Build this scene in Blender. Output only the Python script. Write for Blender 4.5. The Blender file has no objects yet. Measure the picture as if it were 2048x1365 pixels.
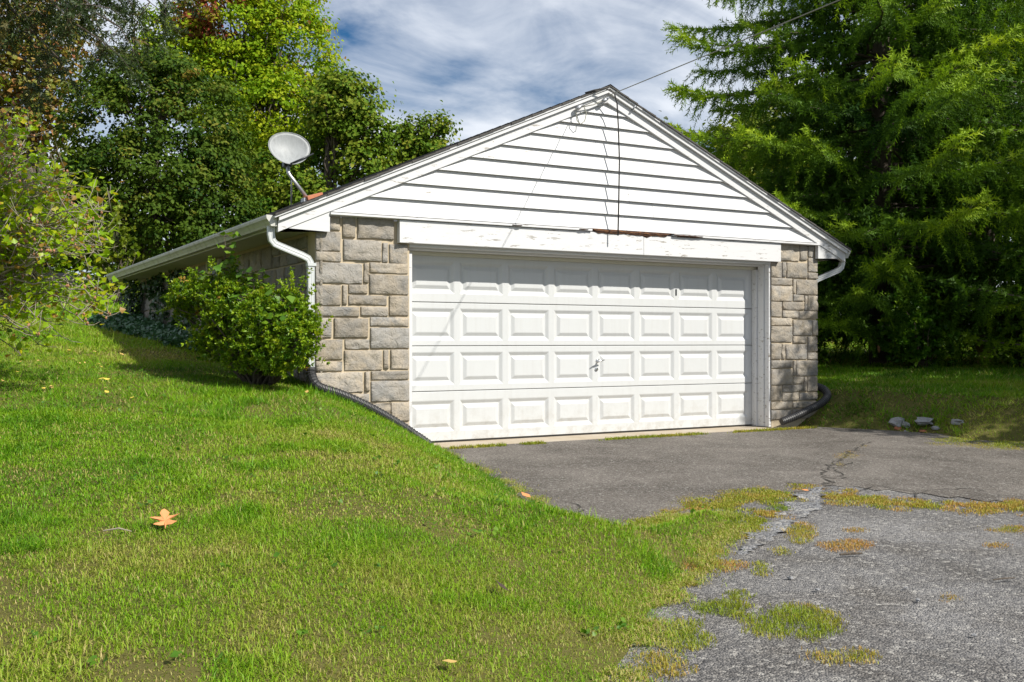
import bpy, math, random
import numpy as np
from mathutils import Matrix, Vector, noise as mnoise

rnd = random.Random(7)
rng = np.random.default_rng(11)
R_ = math.radians
SC = bpy.context.scene

# ------------------------------------------------------------------ camera, sky, sun, exposure
CAM = np.array([-4.535, -9.951, 1.109])
YAW = R_(29.507)
FPX = 2060.0
Fw = np.array([math.sin(YAW), math.cos(YAW), 0.0])
Rt = np.array([math.cos(YAW), -math.sin(YAW), 0.0])
cd = bpy.data.cameras.new('camera')
cam = bpy.data.objects.new('camera', cd)
SC.collection.objects.link(cam)
cam.location = CAM
cam.rotation_euler = (R_(90), 0, -YAW)
cd.sensor_width = 36
cd.lens = 36 * FPX / 2048
cd.clip_start = 0.05
cd.clip_end = 2000
SC.camera = cam

SUN_AZ, SUN_EL = R_(28), R_(41.5)
SUN = Vector((math.cos(SUN_EL) * math.sin(SUN_AZ), -math.cos(SUN_EL) * math.cos(SUN_AZ), math.sin(SUN_EL)))
sl = bpy.data.lights.new('sun', 'SUN')
sl.energy = 4.8
sl.angle = R_(0.6)
sl.color = (1.0, 0.955, 0.87)
so = bpy.data.objects.new('sun', sl)
SC.collection.objects.link(so)
so.location = (10, -25, 25)
so.rotation_euler = SUN.to_track_quat('Z', 'Y').to_euler()

W = bpy.data.worlds.new('World')
SC.world = W
W.use_nodes = True
wt = W.node_tree
wt.nodes.clear()


def wn(t, **k):
    n = wt.nodes.new(t)
    for a, b in k.items():
        setattr(n, a, b)
    return n


sky = wn('ShaderNodeTexSky', sky_type='NISHITA', sun_disc=False, sun_elevation=SUN_EL,
         sun_rotation=math.atan2(SUN.x, SUN.y), altitude=200, air_density=1.0, dust_density=0.3, ozone_density=4.0)
tc = wn('ShaderNodeTexCoord')
sep = wn('ShaderNodeSeparateXYZ')
wt.links.new(tc.outputs['Generated'], sep.inputs[0])
zz = wn('ShaderNodeMath', operation='MAXIMUM')
zz.inputs[1].default_value = 0.0
wt.links.new(sep.outputs[2], zz.inputs[0])
za = wn('ShaderNodeMath', operation='ADD')
za.inputs[1].default_value = 0.16
wt.links.new(zz.outputs[0], za.inputs[0])
dx = wn('ShaderNodeMath', operation='DIVIDE')
dy = wn('ShaderNodeMath', operation='DIVIDE')
wt.links.new(sep.outputs[0], dx.inputs[0]); wt.links.new(za.outputs[0], dx.inputs[1])
wt.links.new(sep.outputs[1], dy.inputs[0]); wt.links.new(za.outputs[0], dy.inputs[1])
cmb = wn('ShaderNodeCombineXYZ')
wt.links.new(dx.outputs[0], cmb.inputs[0]); wt.links.new(dy.outputs[0], cmb.inputs[1])
mp = wn('ShaderNodeMapping')
mp.inputs['Rotation'].default_value = (0, 0, R_(35))
mp.inputs['Scale'].default_value = (3.0, 3.6, 6.5)
mp.inputs['Location'].default_value = (3.3, 1.2, 0)
wt.links.new(tc.outputs['Generated'], mp.inputs[0])
n1 = wn('ShaderNodeTexNoise')
n1.inputs['Scale'].default_value = 1.0; n1.inputs['Detail'].default_value = 9; n1.inputs['Roughness'].default_value = 0.56
n1.inputs['Distortion'].default_value = 1.1
wt.links.new(mp.outputs[0], n1.inputs['Vector'])
mp2 = wn('ShaderNodeMapping')
mp2.inputs['Rotation'].default_value = (0, 0, R_(-20))
mp2.inputs['Scale'].default_value = (6.0, 9.0, 15.0)
wt.links.new(tc.outputs['Generated'], mp2.inputs[0])
n2 = wn('ShaderNodeTexNoise')
n2.inputs['Scale'].default_value = 1.3; n2.inputs['Detail'].default_value = 8; n2.inputs['Roughness'].default_value = 0.6
n2.inputs['Distortion'].default_value = 0.8
wt.links.new(mp2.outputs[0], n2.inputs['Vector'])
nm = wn('ShaderNodeMath', operation='MULTIPLY_ADD')
nm.inputs[1].default_value = 0.26
wt.links.new(n2.outputs['Fac'], nm.inputs[0]); wt.links.new(n1.outputs['Fac'], nm.inputs[2])
cr = wn('ShaderNodeValToRGB')
cr.color_ramp.elements[0].position = 0.45; cr.color_ramp.elements[0].color = (0.0, 0.0, 0.0, 1)
cr.color_ramp.elements[1].position = 0.76; cr.color_ramp.elements[1].color = (0.9, 0.9, 0.9, 1)
wt.links.new(nm.outputs[0], cr.inputs[0])
mx = wn('ShaderNodeMixRGB')
mx.inputs['Color2'].default_value = (12.6, 13.2, 14.2, 1)
wt.links.new(cr.outputs[0], mx.inputs[0]); hs_ = wn('ShaderNodeHueSaturation')
hs_.inputs['Saturation'].default_value = 1.3
wt.links.new(sky.outputs[0], hs_.inputs['Color']); wt.links.new(hs_.outputs[0], mx.inputs['Color1'])
bg = wn('ShaderNodeBackground')
bg.inputs['Strength'].default_value = 0.055
wo = wn('ShaderNodeOutputWorld')
wt.links.new(mx.outputs[0], bg.inputs[0]); wt.links.new(bg.outputs[0], wo.inputs[0])

SC.view_settings.view_transform = 'Standard'
SC.view_settings.look = 'None'
SC.view_settings.gamma = 1
SC.view_settings.use_curve_mapping = False
SC.view_settings.exposure = 0.45
SC.cycles.max_bounces = 8
SC.cycles.diffuse_bounces = 4
SC.cycles.transmission_bounces = 4


# ------------------------------------------------------------------ measuring helpers (photograph pixel -> place in the world)
def ray(px, py):
    return Fw + Rt * ((px - 1024) / FPX) + np.array([0, 0, 1.0]) * ((682.5 - py) / FPX)


def onY(px, py, Y=0.0):
    r = ray(px, py)
    return CAM + r * ((Y - CAM[1]) / r[1])


def onZ(px, py, Z):
    r = ray(px, py)
    return CAM + r * ((Z - CAM[2]) / r[2])


def atd(px, py, d):
    return CAM + ray(px, py) * d


def to_px(x, y, z):
    v = np.stack([x - CAM[0], y - CAM[1], z - CAM[2]], -1)
    d = v @ Fw
    dd = np.where(np.abs(d) < 1e-6, 1e-6, d)
    return 1024 + FPX * (v @ Rt) / dd, 682.5 - FPX * v[..., 2] / dd, d


# ------------------------------------------------------------------ object helpers
def tag(o, label=None, cat=None, group=None, kind=None):
    if label: o['label'] = label
    if cat: o['category'] = cat
    if group: o['group'] = group
    if kind: o['kind'] = kind
    return o


def attach(o, parent):
    o.parent = parent
    # a thing's Empty stands at its base; its mesh parts keep world coordinates
    o.matrix_parent_inverse = Matrix.Translation(-Vector(parent.location)) if parent.parent is None else Matrix()
    return o


def link(name, me, mat, parent=None):
    o = bpy.data.objects.new(name, me)
    SC.collection.objects.link(o)
    if mat is not None and len(me.materials) == 0:
        me.materials.append(mat)
    if parent is not None:
        attach(o, parent)
    return o


def empty(name, loc, label, cat, group=None):
    o = bpy.data.objects.new(name, None)
    o.empty_display_size = 0.2
    SC.collection.objects.link(o)
    o.location = loc
    return tag(o, label, cat, group)


class MB:
    def __init__(self):
        self.v = []
        self.f = []

    def add(self, vs, fs):
        b = len(self.v)
        self.v += [tuple(map(float, p)) for p in vs]
        self.f += [tuple(b + i for i in q) for q in fs]
        return self

    def box(self, x0, x1, y0, y1, z0, z1):
        vs = [(x0, y0, z0), (x1, y0, z0), (x1, y1, z0), (x0, y1, z0), (x0, y0, z1), (x1, y0, z1), (x1, y1, z1), (x0, y1, z1)]
        return self.add(vs, [(0, 3, 2, 1), (4, 5, 6, 7), (0, 1, 5, 4), (1, 2, 6, 5), (2, 3, 7, 6), (3, 0, 4, 7)])

    def prism_y(self, poly, y0, y1):
        """poly = [(x, z)] counter-clockwise seen from -y"""
        n = len(poly)
        vs = [(x, y0, z) for x, z in poly] + [(x, y1, z) for x, z in poly]
        fs = [tuple(range(n)), tuple(range(2 * n - 1, n - 1, -1))]
        fs += [(i, i + n, (i + 1) % n + n, (i + 1) % n) for i in range(n)]
        return self.add(vs, fs)

    def tube(self, pts, rads, n=8, cap=True):
        pts = [Vector(p) for p in pts]
        if not hasattr(rads, '__len__'):
            rads = [rads] * len(pts)
        vs, fs = [], []
        up = Vector((0.13, 0.21, 1)).normalized()
        a = None
        for i, p in enumerate(pts):
            t = (pts[min(i + 1, len(pts) - 1)] - pts[max(i - 1, 0)])
            if t.length < 1e-9: t = Vector((0, 0, 1))
            t.normalize()
            if a is None:
                a = t.cross(up)
                if a.length < 0.05: a = t.cross(Vector((1, 0, 0)))
            else:
                a = a - t * a.dot(t)
            a.normalize()
            b = t.cross(a)
            for k in range(n):
                an = 2 * math.pi * k / n
                vs.append(p + (a * math.cos(an) + b * math.sin(an)) * rads[i])
        for i in range(len(pts) - 1):
            for k in range(n):
                k2 = (k + 1) % n
                fs.append((i * n + k, i * n + k2, (i + 1) * n + k2, (i + 1) * n + k))
        if cap:
            fs.append(tuple(range(n - 1, -1, -1)))
            fs.append(tuple(range((len(pts) - 1) * n, len(pts) * n)))
        return self.add(vs, fs)

    def mesh(self, name, smooth=False):
        me = bpy.data.meshes.new(name)
        me.from_pydata(self.v, [], self.f)
        if smooth:
            me.polygons.foreach_set('use_smooth', [True] * len(me.polygons))
        me.update()
        return me

    def build(self, name, mat, parent=None, smooth=False, bevel=0.0):
        o = link(name, self.mesh(name, smooth), mat, parent)
        if bevel:
            m = o.modifiers.new('bevel', 'BEVEL')
            m.width = bevel
            m.segments = 2
            m.limit_method = 'ANGLE'
        return o


def np_mesh(name, V, Fc, attrs=None, smooth=False):
    """fast mesh from numpy: V (n,3), Fc (m,k) faces of one size; attrs = {name: per-vertex float}"""
    me = bpy.data.meshes.new(name)
    V = np.ascontiguousarray(V, dtype=np.float32)
    Fc = np.ascontiguousarray(Fc, dtype=np.int32)
    m, k = Fc.shape
    me.vertices.add(len(V)); me.vertices.foreach_set('co', V.ravel())
    me.loops.add(m * k); me.loops.foreach_set('vertex_index', Fc.ravel())
    me.polygons.add(m); me.polygons.foreach_set('loop_start', np.arange(0, m * k, k, dtype=np.int32))
    if smooth:
        me.polygons.foreach_set('use_smooth', np.ones(m, dtype=bool))
    for a, val in (attrs or {}).items():
        at = me.attributes.new(a, 'FLOAT', 'POINT')
        at.data.foreach_set('value', np.ascontiguousarray(val, dtype=np.float32))
    me.update(calc_edges=True)
    return me


def norm(a):
    return a / np.maximum(np.linalg.norm(a, axis=-1, keepdims=True), 1e-9)


def frames(N, B):
    """rotation matrices (n,3,3): columns side, along, normal with normal N, along close to B"""
    N = norm(N)
    A = norm(B - N * np.sum(B * N, -1, keepdims=True))
    S = np.cross(A, N)
    return np.stack([S, A, N], -1)


def instance(tv, tf, M, T, S, hue, jit=0.0):
    """copies of a template mesh; returns V, F, hue per vertex"""
    n, k = len(T), len(tv)
    V = np.einsum('nij,kj->nki', M, tv) * np.asarray(S).reshape(n, 1, 1) + T[:, None, :]
    Fc = tf[None] + (np.arange(n) * k)[:, None, None]
    return V.reshape(-1, 3), Fc.reshape(-1, tf.shape[1]), np.repeat(hue, k)


_tab = np.random.default_rng(3).random((64, 64))


def vnoise(x, y, sc=1.0, seed=0):
    x = np.asarray(x, float) / sc + 17.3 * seed + 100
    y = np.asarray(y, float) / sc + 9.1 * seed + 100
    xi = np.floor(x).astype(int); yi = np.floor(y).astype(int)
    fx = x - xi; fy = y - yi
    fx = fx * fx * (3 - 2 * fx); fy = fy * fy * (3 - 2 * fy)
    g = lambda a, b: _tab[a % 64, b % 64]
    return (g(xi, yi) * (1 - fx) + g(xi + 1, yi) * fx) * (1 - fy) + (g(xi, yi + 1) * (1 - fx) + g(xi + 1, yi + 1) * fx) * fy


def smooth01(t):
    t = np.clip(t, 0, 1)
    return t * t * (3 - 2 * t)


# ------------------------------------------------------------------ materials
class NT:
    def __init__(self, name):
        self.m = bpy.data.materials.new(name)
        self.m.use_nodes = True
        self.t = self.m.node_tree
        self.b = self.t.nodes['Principled BSDF']
        self.out = self.t.nodes['Material Output']
        self.co = self.t.nodes.new('ShaderNodeTexCoord')

    def n(self, t, ins=None, **k):
        n = self.t.nodes.new(t)
        for a, b in k.items():
            setattr(n, a, b)
        for a, b in (ins or {}).items():
            if hasattr(b, 'is_output') or isinstance(b, bpy.types.NodeSocket):
                self.t.links.new(b, n.inputs[a])
            else:
                n.inputs[a].default_value = b
        return n

    def noise(self, scale, detail=6, rough=0.6, src='Object', vec=None, dist=0.0, stretch=None):
        v = vec or self.co.outputs[src]
        if stretch:
            v = self.n('ShaderNodeMapping', {'Vector': v, 'Scale': stretch}).outputs[0]
        return self.n('ShaderNodeTexNoise', {'Vector': v, 'Scale': scale, 'Detail': detail, 'Roughness': rough, 'Distortion': dist}).outputs['Fac']

    def ramp(self, fac, stops, interp='LINEAR'):
        r = self.n('ShaderNodeValToRGB', {'Fac': fac})
        r.color_ramp.interpolation = interp
        e = r.color_ramp.elements
        while len(e) < len(stops):
            e.new(0.5)
        for i, (p, c) in enumerate(stops):
            e[i].position = p
            e[i].color = (c, c, c, 1) if not hasattr(c, '__len__') else (*c, 1)
        return r.outputs[0]

    def mix(self, fac, a, b, mode='MIX'):
        n = self.n('ShaderNodeMixRGB', {'Fac': fac}, blend_type=mode)
        for s, v in (('Color1', a), ('Color2', b)):
            if isinstance(v, bpy.types.NodeSocket):
                self.t.links.new(v, n.inputs[s])
            else:
                n.inputs[s].default_value = (*v, 1)
        return n.outputs[0]

    def math(self, op, a, b=0.0, c=0.0):
        return self.n('ShaderNodeMath', {0: a, 1: b, 2: c}, operation=op).outputs[0]

    def bump(self, h, strength=0.3, dist=0.01):
        o = self.n('ShaderNodeBump', {'Height': h, 'Strength': strength, 'Distance': dist}).outputs[0]
        self.t.links.new(o, self.b.inputs['Normal'])

    def set(self, color=None, rough=None, metal=None, spec=None):
        for k, v in (('Base Color', color), ('Roughness', rough), ('Metallic', metal), ('Specular IOR Level', spec)):
            if v is None: continue
            if isinstance(v, bpy.types.NodeSocket):
                self.t.links.new(v, self.b.inputs[k])
            else:
                self.b.inputs[k].default_value = (*v, 1) if hasattr(v, '__len__') else v
        return self

    def objrand(self):
        return self.n('ShaderNodeObjectInfo').outputs['Random']


def simple(name, c, rough=0.6, metal=0.0, var=0.12, scale=8.0, bump=0.0):
    t = NT(name)
    f = t.noise(scale)
    t.set(t.mix(f, tuple(x * (1 - var) for x in c), tuple(min(1, x * (1 + var)) for x in c)), rough, metal)
    if bump: t.bump(t.noise(scale * 5), bump)
    return t.m


def leaf_mat(name, stops, trans=0.35, rough=0.5, spec=0.35):
    t = NT(name)
    a = t.n('ShaderNodeAttribute', attribute_name='hue')
    col = t.ramp(a.outputs['Fac'], stops)
    t.set(col, rough, 0, spec)
    tl = t.n('ShaderNodeBsdfTranslucent', {'Color': t.mix(0.5, col, t.mix(1.0, col, (1.0, 1.0, 0.25), 'MULTIPLY'))})
    ms = t.n('ShaderNodeMixShader', {0: trans, 1: t.b.outputs[0], 2: tl.outputs[0]})
    t.t.links.new(ms.outputs[0], t.out.inputs[0])
    return t.m


def paint(name, base=(0.61, 0.61, 0.615), wear=0.5, grain=(1, 8, 22)):
    """old white gloss paint on timber with hairline flaking"""
    t = NT(name)
    big = t.noise(1.7, 4)
    fine = t.noise(5, 8, 0.7, stretch=tuple(g ** .6 for g in grain))
    col = t.mix(big, tuple(x * 0.93 for x in base), base)
    fl = t.ramp(fine, [(0.0, 1), (0.315 + 0.05 * wear, 1), (0.335 + 0.05 * wear, 0), (1, 0)])
    msk = t.ramp(big, [(0.40, 0), (0.58, 1)])
    flk = t.math('MULTIPLY', fl, msk)
    col = t.mix(flk, col, (0.25, 0.225, 0.19))
    t.set(col, t.ramp(fine, [(0, 0.45), (1, 0.62)]), 0, 0.4)
    h = t.math('SUBTRACT', t.noise(6, 8, 0.65, stretch=grain), t.math('MULTIPLY', flk, 0.8))
    t.bump(h, 0.25, 0.004)
    return t.m


def stone_mat(name):
    t = NT(name)
    r = t.objrand()
    off = t.n('ShaderNodeVectorMath', {0: t.co.outputs['Object'], 1: t.n('ShaderNodeCombineXYZ', {0: t.math('MULTIPLY', r, 37.0), 1: r, 2: t.math('MULTIPLY', r, 11.0)}).outputs[0]}, operation='ADD').outputs[0]
    a = t.noise(5.5, 5, 0.6, vec=off, dist=0.6)
    f = t.noise(38, 8, 0.7, vec=off)
    tan = (0.44, 0.365, 0.265); blue = (0.27, 0.268, 0.26); lt = (0.50, 0.45, 0.37)
    c = t.mix(t.ramp(a, [(0.36, 0), (0.62, 1)]), tan, blue)
    c = t.mix(t.math('MULTIPLY', t.ramp(t.noise(3.1, 3, vec=off), [(0.5, 0), (0.75, 1)]), 0.7), c, lt)
    c = t.mix(t.math('MULTIPLY', r, 0.5), c, tan)
    c = t.mix(t.ramp(t.math('FRACT', t.math('MULTIPLY', r, 3.71)), [(0.55, 0), (1.0, 0.6)]), c, blue)
    c = t.mix(t.ramp(f, [(0.3, 0.55), (0.7, 0.0)]), c, (0.16, 0.14, 0.115))
    hs = t.n('ShaderNodeHueSaturation', {'Color': c, 'Value': t.ramp(t.math('FRACT', t.math('MULTIPLY', r, 7.31)), [(0, 0.82), (1, 1.15)]), 'Saturation': 0.9})
    t.set(hs.outputs[0], 0.88, 0, 0.2)
    t.bump(t.math('MULTIPLY_ADD', t.noise(14, 6, 0.6, vec=off, dist=1.2), 1.0, t.math('MULTIPLY', f, 0.5)), 1.0, 0.018)
    return t.m


M = {}
M['paint'] = paint('white_paint')
M['paint_worn'] = paint('worn_white_paint', wear=1.5)
t = NT('door_enamel')
geo = t.n('ShaderNodeNewGeometry').outputs['Position']
pz = t.n('ShaderNodeSeparateXYZ', {0: geo}).outputs[2]
low = t.ramp(pz, [(0.0, 1.0), (0.10, 0.55), (0.5, 0.08), (1.0, 0.03)])
spl = t.ramp(t.noise(7, 8, 0.75, vec=geo), [(0.46, 0), (0.72, 1)])
stk = t.ramp(t.noise(5, 5, 0.6, vec=geo, stretch=(5, 1, 0.35)), [(0.5, 0), (0.8, 0.28)])
dirt = t.math('ADD', t.math('MULTIPLY', t.math('MULTIPLY', low, spl), 0.7), t.math('MULTIPLY', stk, 0.35))
t.set(t.mix(dirt, (0.53, 0.54, 0.54), (0.26, 0.22, 0.16)), 0.4, 0, 0.4)
t.bump(t.noise(2.3, 3, 0.5, vec=geo), 0.12, 0.02)
M['door'] = t.m
M['stone'] = stone_mat('cast_stone')
t = NT('mortar'); f_ = t.noise(40, 8, 0.7)
t.set(t.mix(t.noise(4), (0.42, 0.345, 0.24), (0.53, 0.45, 0.33)), 0.95, 0, 0.1); t.bump(f_, 0.5, 0.006); M['mortar'] = t.m
t = NT('gutter_aluminium')
st = t.noise(7, 7, 0.7, stretch=(1, 1, 0.25))
t.set(t.mix(t.ramp(st, [(0.48, 0), (0.75, 0.75)]), (0.50, 0.50, 0.46), (0.20, 0.20, 0.14)), 0.42, 0, 0.4); M['gutter'] = t.m
M['soffit'] = simple('soffit_paint', (0.55, 0.53, 0.44), 0.7, var=0.15, scale=3)
M['downspout'] = simple('downspout_enamel', (0.50, 0.52, 0.52), 0.35, var=0.05)
M['shingle'] = simple('asphalt_shingle', (0.075, 0.07, 0.065), 0.95, var=0.4, scale=25, bump=0.6)
M['pipe'] = simple('black_plastic', (0.022, 0.022, 0.024), 0.5, var=0.4, scale=20, bump=0.1)
M['cable'] = simple('black_rubber', (0.015, 0.014, 0.014), 0.6)
M['wire'] = simple('grey_wire', (0.20, 0.20, 0.16), 0.6)
M['chrome'] = simple('worn_chrome', (0.62, 0.62, 0.62), 0.22, 1.0, var=0.05)
M['dark'] = simple('dark_metal', (0.05, 0.055, 0.06), 0.4, 0.6)
M['galv'] = simple('galvanised_steel', (0.42, 0.43, 0.45), 0.45, 0.7)
t = NT('dish_paint')
t.set(t.mix(t.ramp(t.noise(9, 6, 0.7, stretch=(3, 3, 0.8)), [(0.45, 0), (0.8, 0.8)]), (0.30, 0.315, 0.32), (0.18, 0.19, 0.19)), 0.5, 0, 0.3); M['dish'] = t.m
M['red_brick'] = simple('red_brick', (0.42, 0.16, 0.085), 0.9, var=0.25, scale=30, bump=0.4)
t = NT('rotten_wood')
rn = t.noise(16, 9, 0.75, stretch=(0.6, 3, 5))
t.set(t.ramp(rn, [(0.3, (0.018, 0.010, 0.007)), (0.52, (0.065, 0.028, 0.014)), (0.64, (0.30, 0.13, 0.035)), (0.8, (0.45, 0.27, 0.11))]), 0.95); t.bump(rn, 1.0, 0.02); M['rot'] = t.m
t = NT('concrete')
cn = t.noise(2.2, 8, 0.65)
t.set(t.mix(t.ramp(cn, [(0.35, 0), (0.7, 1)]), (0.36, 0.29, 0.20), (0.45, 0.40, 0.33)), 0.9); t.bump(t.noise(60, 6, 0.7), 0.4, 0.004); M['concrete'] = t.m
t = NT('rock')
t.set(t.mix(t.noise(9, 6), (0.16, 0.16, 0.16), (0.40, 0.40, 0.41)), 0.9); t.bump(t.noise(25, 7, 0.7), 0.8, 0.02); M['rock'] = t.m
t = NT('bark')
bn = t.noise(12, 7, 0.7, stretch=(3, 3, 0.5))
t.set(t.mix(bn, (0.05, 0.04, 0.03), (0.16, 0.13, 0.10)), 0.95); t.bump(bn, 0.8, 0.03); M['bark'] = t.m
M['twig'] = simple('pale_twig', (0.27, 0.235, 0.18), 0.9, var=0.3, scale=10)

# asphalt: one for the smooth pad by the garage, one for the coarse old drive
def asphalt(name, c0, c1, coarse):
    t = NT(name)
    big = t.noise(0.8, 7, 0.65, src='Object', dist=0.6)
    mid = t.noise(1.3, 8, 0.7, dist=0.5)
    v = t.n('ShaderNodeTexVoronoi', {'Vector': t.co.outputs['Object'], 'Scale': coarse, 'Randomness': 1.0})
    v2 = t.n('ShaderNodeTexVoronoi', {'Vector': t.co.outputs['Object'], 'Scale': coarse * 0.42, 'Randomness': 1.0})
    col = t.mix(t.ramp(big, [(0.33, 0), (0.68, 1)]), c0, c1)
    col = t.mix(t.ramp(mid, [(0.47, 0.0), (0.64, 0.65)]), col, (0.075, 0.063, 0.05))
    ch = t.n('ShaderNodeSeparateColor', {0: v.outputs['Color']}).outputs[0]
    ch2 = t.n('ShaderNodeSeparateColor', {0: v2.outputs['Color']}).outputs[1]
    col = t.mix(t.ramp(ch, [(0.0, 0.75), (0.45, 0.0), (1.0, 0.0)]), col, (0.035, 0.033, 0.035))
    col = t.mix(t.ramp(ch, [(0.0, 0.0), (0.66, 0.0), (1.0, 0.6)]), col, (0.38, 0.355, 0.32))
    col = t.mix(t.ramp(ch2, [(0.86, 0.0), (1.0, 0.6)]), col, (0.46, 0.44, 0.40))
    t.set(col, 0.85, 0, 0.3)
    h = t.math('ADD', t.math('MULTIPLY', v.outputs['Distance'], -1.0), t.math('MULTIPLY', v2.outputs['Distance'], -0.6))
    t.bump(t.math('ADD', h, t.math('MULTIPLY', t.noise(9, 6, 0.7), 1.2)), 0.9, 0.012)
    return t.m


M['pad'] = asphalt('smooth_asphalt', (0.105, 0.088, 0.072), (0.265, 0.235, 0.205), 150)
M['drive'] = asphalt('coarse_asphalt', (0.105, 0.10, 0.096), (0.26, 0.253, 0.25), 105)
M['worn'] = asphalt('worn_old_pavement', (0.15, 0.155, 0.165), (0.27, 0.27, 0.275), 60)
M['crack'] = simple('crack_dirt', (0.045, 0.040, 0.033), 1.0, var=0.5, scale=40)
t = NT('soil')
t.set(t.mix(t.noise(0.8, 6, src='Object'), (0.075, 0.085, 0.018), (0.15, 0.125, 0.05)), 1.0, 0, 0.05); t.bump(t.noise(40, 6, 0.7), 0.8, 0.02); M['soil'] = t.m

M['grass'] = leaf_mat('grass_blades', [(0.0, (0.055, 0.15, 0.004)), (0.35, (0.135, 0.31, 0.005)), (0.62, (0.235, 0.385, 0.012)), (0.82, (0.34, 0.36, 0.06)), (1.0, (0.50, 0.40, 0.17))], 0.35, 0.5, 0.3)
M['weed'] = leaf_mat('weed_tufts', [(0.0, (0.10, 0.20, 0.008)), (0.5, (0.27, 0.32, 0.02)), (0.8, (0.42, 0.32, 0.06)), (1.0, (0.48, 0.26, 0.08))], 0.35)
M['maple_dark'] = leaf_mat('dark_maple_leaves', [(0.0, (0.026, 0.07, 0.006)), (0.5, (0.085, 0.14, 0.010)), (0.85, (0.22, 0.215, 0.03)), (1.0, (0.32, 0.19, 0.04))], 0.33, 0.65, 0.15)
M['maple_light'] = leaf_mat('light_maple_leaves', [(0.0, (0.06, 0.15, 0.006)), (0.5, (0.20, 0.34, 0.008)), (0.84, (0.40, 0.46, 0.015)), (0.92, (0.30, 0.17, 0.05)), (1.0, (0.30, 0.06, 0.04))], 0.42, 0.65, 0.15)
M['maple_mid'] = leaf_mat('green_maple_leaves', [(0.0, (0.045, 0.115, 0.008)), (0.5, (0.125, 0.21, 0.014)), (1.0, (0.28, 0.29, 0.03))], 0.35, 0.65, 0.15)
M['autumn'] = leaf_mat('browning_leaves', [(0.0, (0.10, 0.15, 0.012)), (0.45, (0.24, 0.23, 0.03)), (0.75, (0.36, 0.20, 0.05)), (1.0, (0.40, 0.15, 0.07))], 0.35)
M['lime'] = leaf_mat('bright_green_leaves', [(0.0, (0.10, 0.17, 0.01)), (0.6, (0.24, 0.30, 0.02)), (1.0, (0.34, 0.30, 0.03))], 0.45)
M['shrubleaf'] = leaf_mat('yellow_green_leaves', [(0.0, (0.17, 0.33, 0.005)), (0.55, (0.33, 0.50, 0.008)), (0.85, (0.52, 0.47, 0.02)), (1.0, (0.36, 0.17, 0.06))], 0.5, 0.4)
M['azalea'] = leaf_mat('glossy_evergreen_leaves', [(0.0, (0.06, 0.16, 0.006)), (0.5, (0.20, 0.33, 0.010)), (0.9, (0.38, 0.44, 0.018)), (1.0, (0.34, 0.22, 0.04))], 0.3, 0.42, 0.4)
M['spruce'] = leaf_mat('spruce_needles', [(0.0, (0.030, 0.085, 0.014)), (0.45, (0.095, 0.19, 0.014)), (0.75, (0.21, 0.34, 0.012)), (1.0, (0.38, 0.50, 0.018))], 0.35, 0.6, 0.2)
M['fir_dark'] = leaf_mat('dark_needles', [(0.0, (0.018, 0.035, 0.010)), (0.6, (0.045, 0.075, 0.014)), (1.0, (0.12, 0.075, 0.025))], 0.2, 0.55)
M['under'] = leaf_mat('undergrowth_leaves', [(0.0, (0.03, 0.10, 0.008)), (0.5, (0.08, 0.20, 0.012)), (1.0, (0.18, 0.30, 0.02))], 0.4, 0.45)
M['creeper'] = leaf_mat('creeper_leaves', [(0.0, (0.025, 0.06, 0.012)), (0.6, (0.06, 0.06, 0.03)), (0.8, (0.10, 0.035, 0.035)), (1.0, (0.17, 0.045, 0.04))], 0.3)
M['ivy'] = leaf_mat('ivy_leaves', [(0.0, (0.012, 0.04, 0.008)), (1.0, (0.05, 0.11, 0.02))], 0.2, 0.4)
M['pachy'] = leaf_mat('ground_cover_leaves', [(0.0, (0.02, 0.08, 0.035)), (1.0, (0.07, 0.16, 0.06))], 0.2, 0.35, 0.5)
M['cone'] = simple('spruce_cone', (0.30, 0.15, 0.07), 0.8, var=0.3, scale=40)
M['oak_leaf'] = simple('orange_dead_leaf', (0.62, 0.25, 0.09), 0.6, var=0.2, scale=18)
M['tan_leaf'] = simple('tan_dead_leaf', (0.50, 0.33, 0.10), 0.7, var=0.2, scale=18)
M['yellow_leaf'] = simple('yellow_dead_leaf', (0.62, 0.47, 0.07), 0.65, var=0.25, scale=18)
M['brown_leaf'] = simple('dark_brown_leaf', (0.045, 0.028, 0.02), 0.8, var=0.3, scale=18)

# ------------------------------------------------------------------ the ground
DRIVE = np.array([(0.0, 0.45), (0.05, .03), (-.10, -.7), (-.22, -1.18), (-.29, -1.87), (-.45, -2.6), (-.60, -3.27), (-.83, -3.83), (-.93, -4.35),
                  (-.78, -4.69), (-.35, -4.50), (0.0, -4.32), (.30, -4.30), (.22, -4.68), (-.42, -5.11), (-1.03, -5.63), (-1.43, -5.97), (-1.9, -6.44), (-2.29, -6.81),
                  (-3.2, -7.8), (-4.3, -9.0), (-6, -11), (-9, -14), (-9, -26), (26, -26), (16, -14), (11, -7.6), (8, -4.4), (6.6, -2.75), (5.95, -2.15), (6.3, -1.45), (5.93, -.8), (5.50, -.30), (5.3, .45)])


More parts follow.
